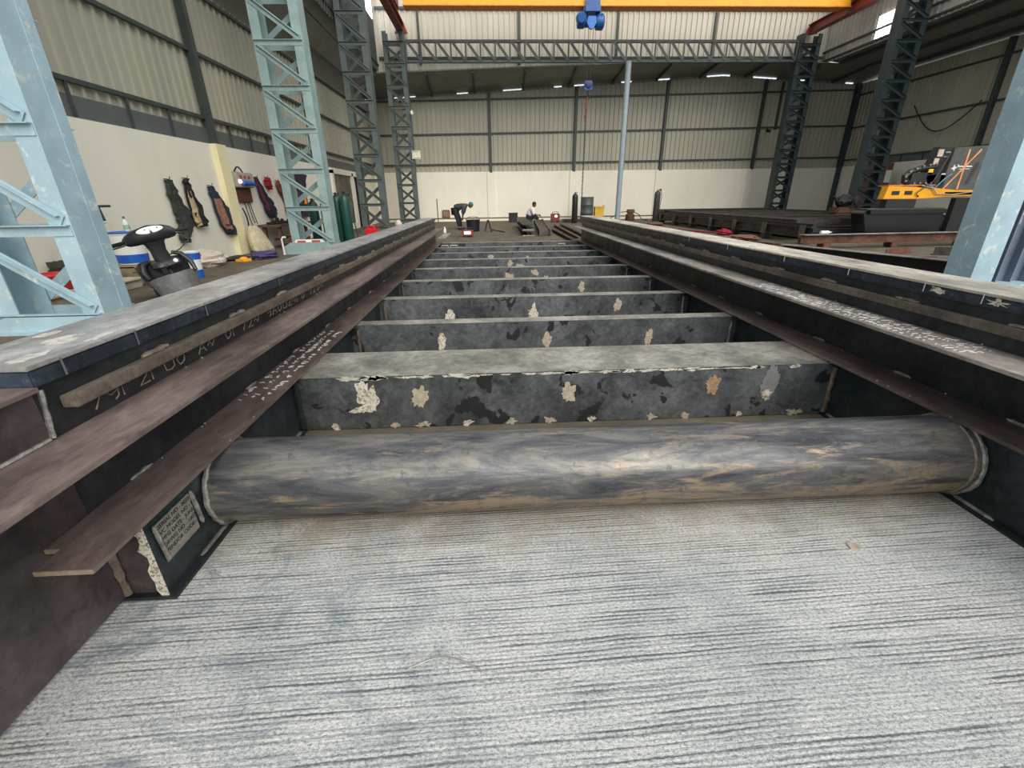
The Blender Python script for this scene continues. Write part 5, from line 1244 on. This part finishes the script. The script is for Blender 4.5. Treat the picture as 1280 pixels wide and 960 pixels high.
for pts, m_ in (([(11.1, 11.84, 1.4), (11.35, 11.82, 1.3), (11.55, 11.83, 1.52), (11.7, 11.84, 1.62)], simple('blue cable', (110, 140, 176), .5)), ([(11.0, 11.84, 1.36), (11.3, 11.82, 1.3), (11.45, 11.82, 1.16), (11.9, 11.83, 1.14), (12.4, 11.83, 1.2)], simple('grey cable', (170, 168, 160), .5)), ([(11.0, 11.84, 1.10), (10.9, 11.82, 1.18), (11.25, 11.82, 1.45), (11.5, 11.84, 2.1)], M_BLK)):
    P('cable', MB().tube(pts, .014, 6), m_, smooth=True)
brd = thing('brown_cabinet', 'tall brown steel cabinet with a white notice behind the orange gantry', 'cabinet', (19, 23, 0)); P = TP(brd, (19, 23, 0))
P('cabinet_body', MB().box(18.5, 19.4, 22.7, 23.3, 0, 2.52), simple('brown cabinet paint', (112, 74, 64), .6, var=.2, dirt=(140, 110, 96)), bevel=.012)
P('notice', MB().box(19.08, 19.36, 22.68, 22.7, 1.66, 2.2), M_WHITE); P('button_row', MB().box(18.66, 18.76, 22.68, 22.7, 1.44, 1.52).box(18.82, 18.92, 22.68, 22.7, 1.44, 1.52).box(18.98, 19.08, 22.68, 22.7, 1.44, 1.52), M_WHITE)
en = thing('old_engine', 'dark rusty engine lump standing on the far side of the cutting table', 'engine', (12.3, 16.2, .54)); P = TP(en, (12.3, 16.2, .54))
P('block', MB().box(12.1, 12.75, 16.0, 16.5, .54, .76), M_RUST, bevel=.04); P('head', MB().blob((12.4, 16.2, .95), (.28, .25, .22), 14, 10, .12), M_BLK2); P('pipe_stub', MB().tube([(12.2, 16.1, .85), (11.95, 16.0, 1.0), (11.85, 16.0, 1.12)], .04, 8), M_DKSTEEL, smooth=True); P('pulley', MB().lathe([(.05, 0), (.16, .01), (.16, .06), (.05, .08)], (12.62, 15.9, .95), 18, (.3, -1, .1)), M_DKSTEEL, smooth=True)
# stock lying in front of the table
channel_bar('stock_beam', 'long black steel channel lying beside the right deck, behind the broad blue column', (6.35, 9.75, 0), (7.42, 6.55, 0), .20, .20, M_BLK2, 'steel channel', 'stock steel beside the frame', cap=M_PALESTEEL)
channel_bar('stock_beam', 'rusty steel channel with pale top lying crosswise before the cutting table', (7.3, 10.6, .12), (12.2, 10.75, .12), .22, .20, M_RUST, 'steel channel', 'stock steel beside the frame', cap=M_PALESTEEL)
for k, (x, y, lab) in enumerate(((7.9, 10.62, 'rusty block propping the crosswise channel at its left end'), (9.6, 10.67, 'rusty block propping the crosswise channel at midspan'), (11.4, 10.72, 'rusty block propping the crosswise channel behind the broad blue column'))):
    o = thing('packing_block', lab, 'block', (x, y, 0), group='packing blocks'); MB().box(-.09, .09, -.12, .12, 0, .12).build('block', M_RUST, o, bevel=.008); MB().box(-.1, .1, -.02, .02, .0, .05).build('stop', M_DKSTEEL, o)
rz = thing('rusty_bracket', 'small rusty bracket at the end of the black channel', 'bracket', (6.2, 10.1, 0)); P = TP(rz, (6.2, 10.1, 0))
P('plate', MB().box(6.0, 6.32, 10.0, 10.3, 0, .03), M_RUST); P('upright', MB().box(6.02, 6.06, 10.0, 10.3, .03, .2).box(6.26, 6.3, 10.0, 10.3, .03, .2), M_RUST)
bl = thing('pale_bottle', 'clear white bottle lying on the pale topped crosswise channel', 'bottle', (8.2, 10.62, .345), (0, 0, .1)); bl.location = (7.75, 10.62, .36)
MB().lathe([(.03, 0), (.04, .01), (.04, .19), (.015, .25), (.015, .28)], (0, 0, 0), 14, (1, 0, 0)).build('bottle_body', M_WHITE, bl, smooth=True); MB().lathe([(.018, .275), (.018, .30)], (0, 0, 0), 12, (1, 0, 0)).build('cap', M_BLUEP, bl)
for k, (x, y, rot, w_, h_, L, lab, m_) in enumerate(((8.6, 9.4, .3, .14, .12, .8, 'rusty offcut lying between the two channels', M_RUST), (9.5, 9.0, -.4, .12, .16, .7, 'dark offcut leaning between the two channels', M_DKSTEEL), (8.0, 8.3, .1, .12, .08, .9, 'brown offcut lying behind the black channel', M_RUST), (7.2, 11.4, 1.9, .16, .05, 1.6, 'flat rusty bar on the floor near the table foot', M_RUST), (6.6, 13.0, 1.6, .2, .04, 2.2, 'long flat bar lying beside the deck', M_DKSTEEL), (6.2, 15.4, 1.2, .2, .05, 1.8, 'dark flat offcut lying beyond the long flat bar', M_DKSTEEL))):
    o = thing('steel_offcut', lab, 'offcut', (x, y, 0), (0, 0, rot), group='steel offcuts on the floor')
    MB().box(-L / 2, L / 2, -w_ / 2, w_ / 2, 0, .014).build('flange', m_, o); MB().box(-L / 2, L / 2, -w_ / 2, -w_ / 2 + .014, .014, h_).build('upstand', m_, o)
ub = thing('blue_tin', 'small pale blue tin on the floor behind the black channel', 'tin', (7.35, 8.15, 0)); P = TP(ub, (7.35, 8.15, 0))
P('tin', MB().box(7.22, 7.48, 8.05, 8.25, 0, .12), simple('pale blue tin', (130, 160, 190), .5), bevel=.01); P('lid', MB().box(7.21, 7.49, 8.04, 8.26, .12, .14), simple('grey tin lid', (110, 116, 124), .5), bevel=.004)
hs = [(7.0 + .08 * k + .1 * math.sin(k * 1.7), 17.6 - .28 * k + .25 * math.sin(k * 1.1), .025) for k in range(10)]
tag(MB().tube(hs, .03, 6).build('red_hose', simple('dark red hose', (140, 30, 46), .6), smooth=True), 'dark red hose snaking over the floor beside the cutting table', 'hose')
crumpled('red_cloth', 'small red cloth lying on the floor by the dark red hose', (7.62, 14.9, 0), (.2, .24, .10), (160, 26, 50), 8)
for k, (x, y, lab) in enumerate(((7.3, 20.5, 'brown dusty rag on the floor near the black cylinder'), (7.4, 13.2, 'brown rag on the floor beside the cutting table foot'))):
    crumpled('brown_rag', lab, (x, y, 0), (.35, .5, .07), (120, 84, 66), 30 + k)
# tan chip and wire on the near floor
tag(MB().extrude([(1.28, 1.20), (1.31, 1.19), (1.325, 1.215), (1.30, 1.235), (1.285, 1.225)], 0, .006, 'z').build('plaster_chip', M_MARK2), 'small tan chip lying on the concrete in front of the pipe', 'chip')
tag(MB().tube([(-.26 + .025 * k, .84 + .035 * math.sin(k * .4) - .002 * k, .003) for k in range(9)], .0022, 5).build('wire_offcut', M_PALESTEEL), 'thin bright curved wire lying on the near concrete', 'wire')

# ------------------------------------------------------------------ camera
f, yaw, pitch, roll = 554.154529, .0424178333, .397414722, -.0134640129
cy, sy, cp, sp, cr_, sr_ = math.cos(yaw), math.sin(yaw), math.cos(pitch), math.sin(pitch), math.cos(roll), math.sin(roll)
fw = V((sy * cp, cy * cp, -sp)); r0 = V((cy, -sy, 0)); u0 = r0.cross(fw)
rt = r0 * cr_ + u0 * sr_; up = u0 * cr_ - r0 * sr_
cam = bpy.data.cameras.new('camera'); cam.sensor_width = 36; cam.lens = f / 1280 * 36; cam.clip_start = .02; cam.clip_end = 200
co = bpy.data.objects.new('camera', cam); COL.objects.link(co)
m = Matrix((rt, up, -fw)).transposed().to_4x4(); m.translation = V((0, 0, 1.2)); co.matrix_world = m
sc.camera = co

# ------------------------------------------------------------------ light: open sky over the unroofed nave and the open front
wd = bpy.data.worlds.new('sky'); sc.world = wd; wd.use_nodes = True
bg = wd.node_tree.nodes['Background']; bg.inputs['Color'].default_value = (.88, .94, 1.0, 1); bg.inputs['Strength'].default_value = .80
su = bpy.data.lights.new('daylight', 'SUN'); su.energy = 2.1; su.angle = math.radians(50); su.color = (1, .96, .88)
so = bpy.data.objects.new('daylight', su); COL.objects.link(so); so.rotation_euler = V((-.30, .78, -.62)).to_track_quat('-Z', 'Y').to_euler()
vs_ = sc.view_settings; vs_.view_transform = 'Standard'; vs_.look = 'None'; vs_.gamma = 1; vs_.exposure = 0.42; vs_.use_curve_mapping = False
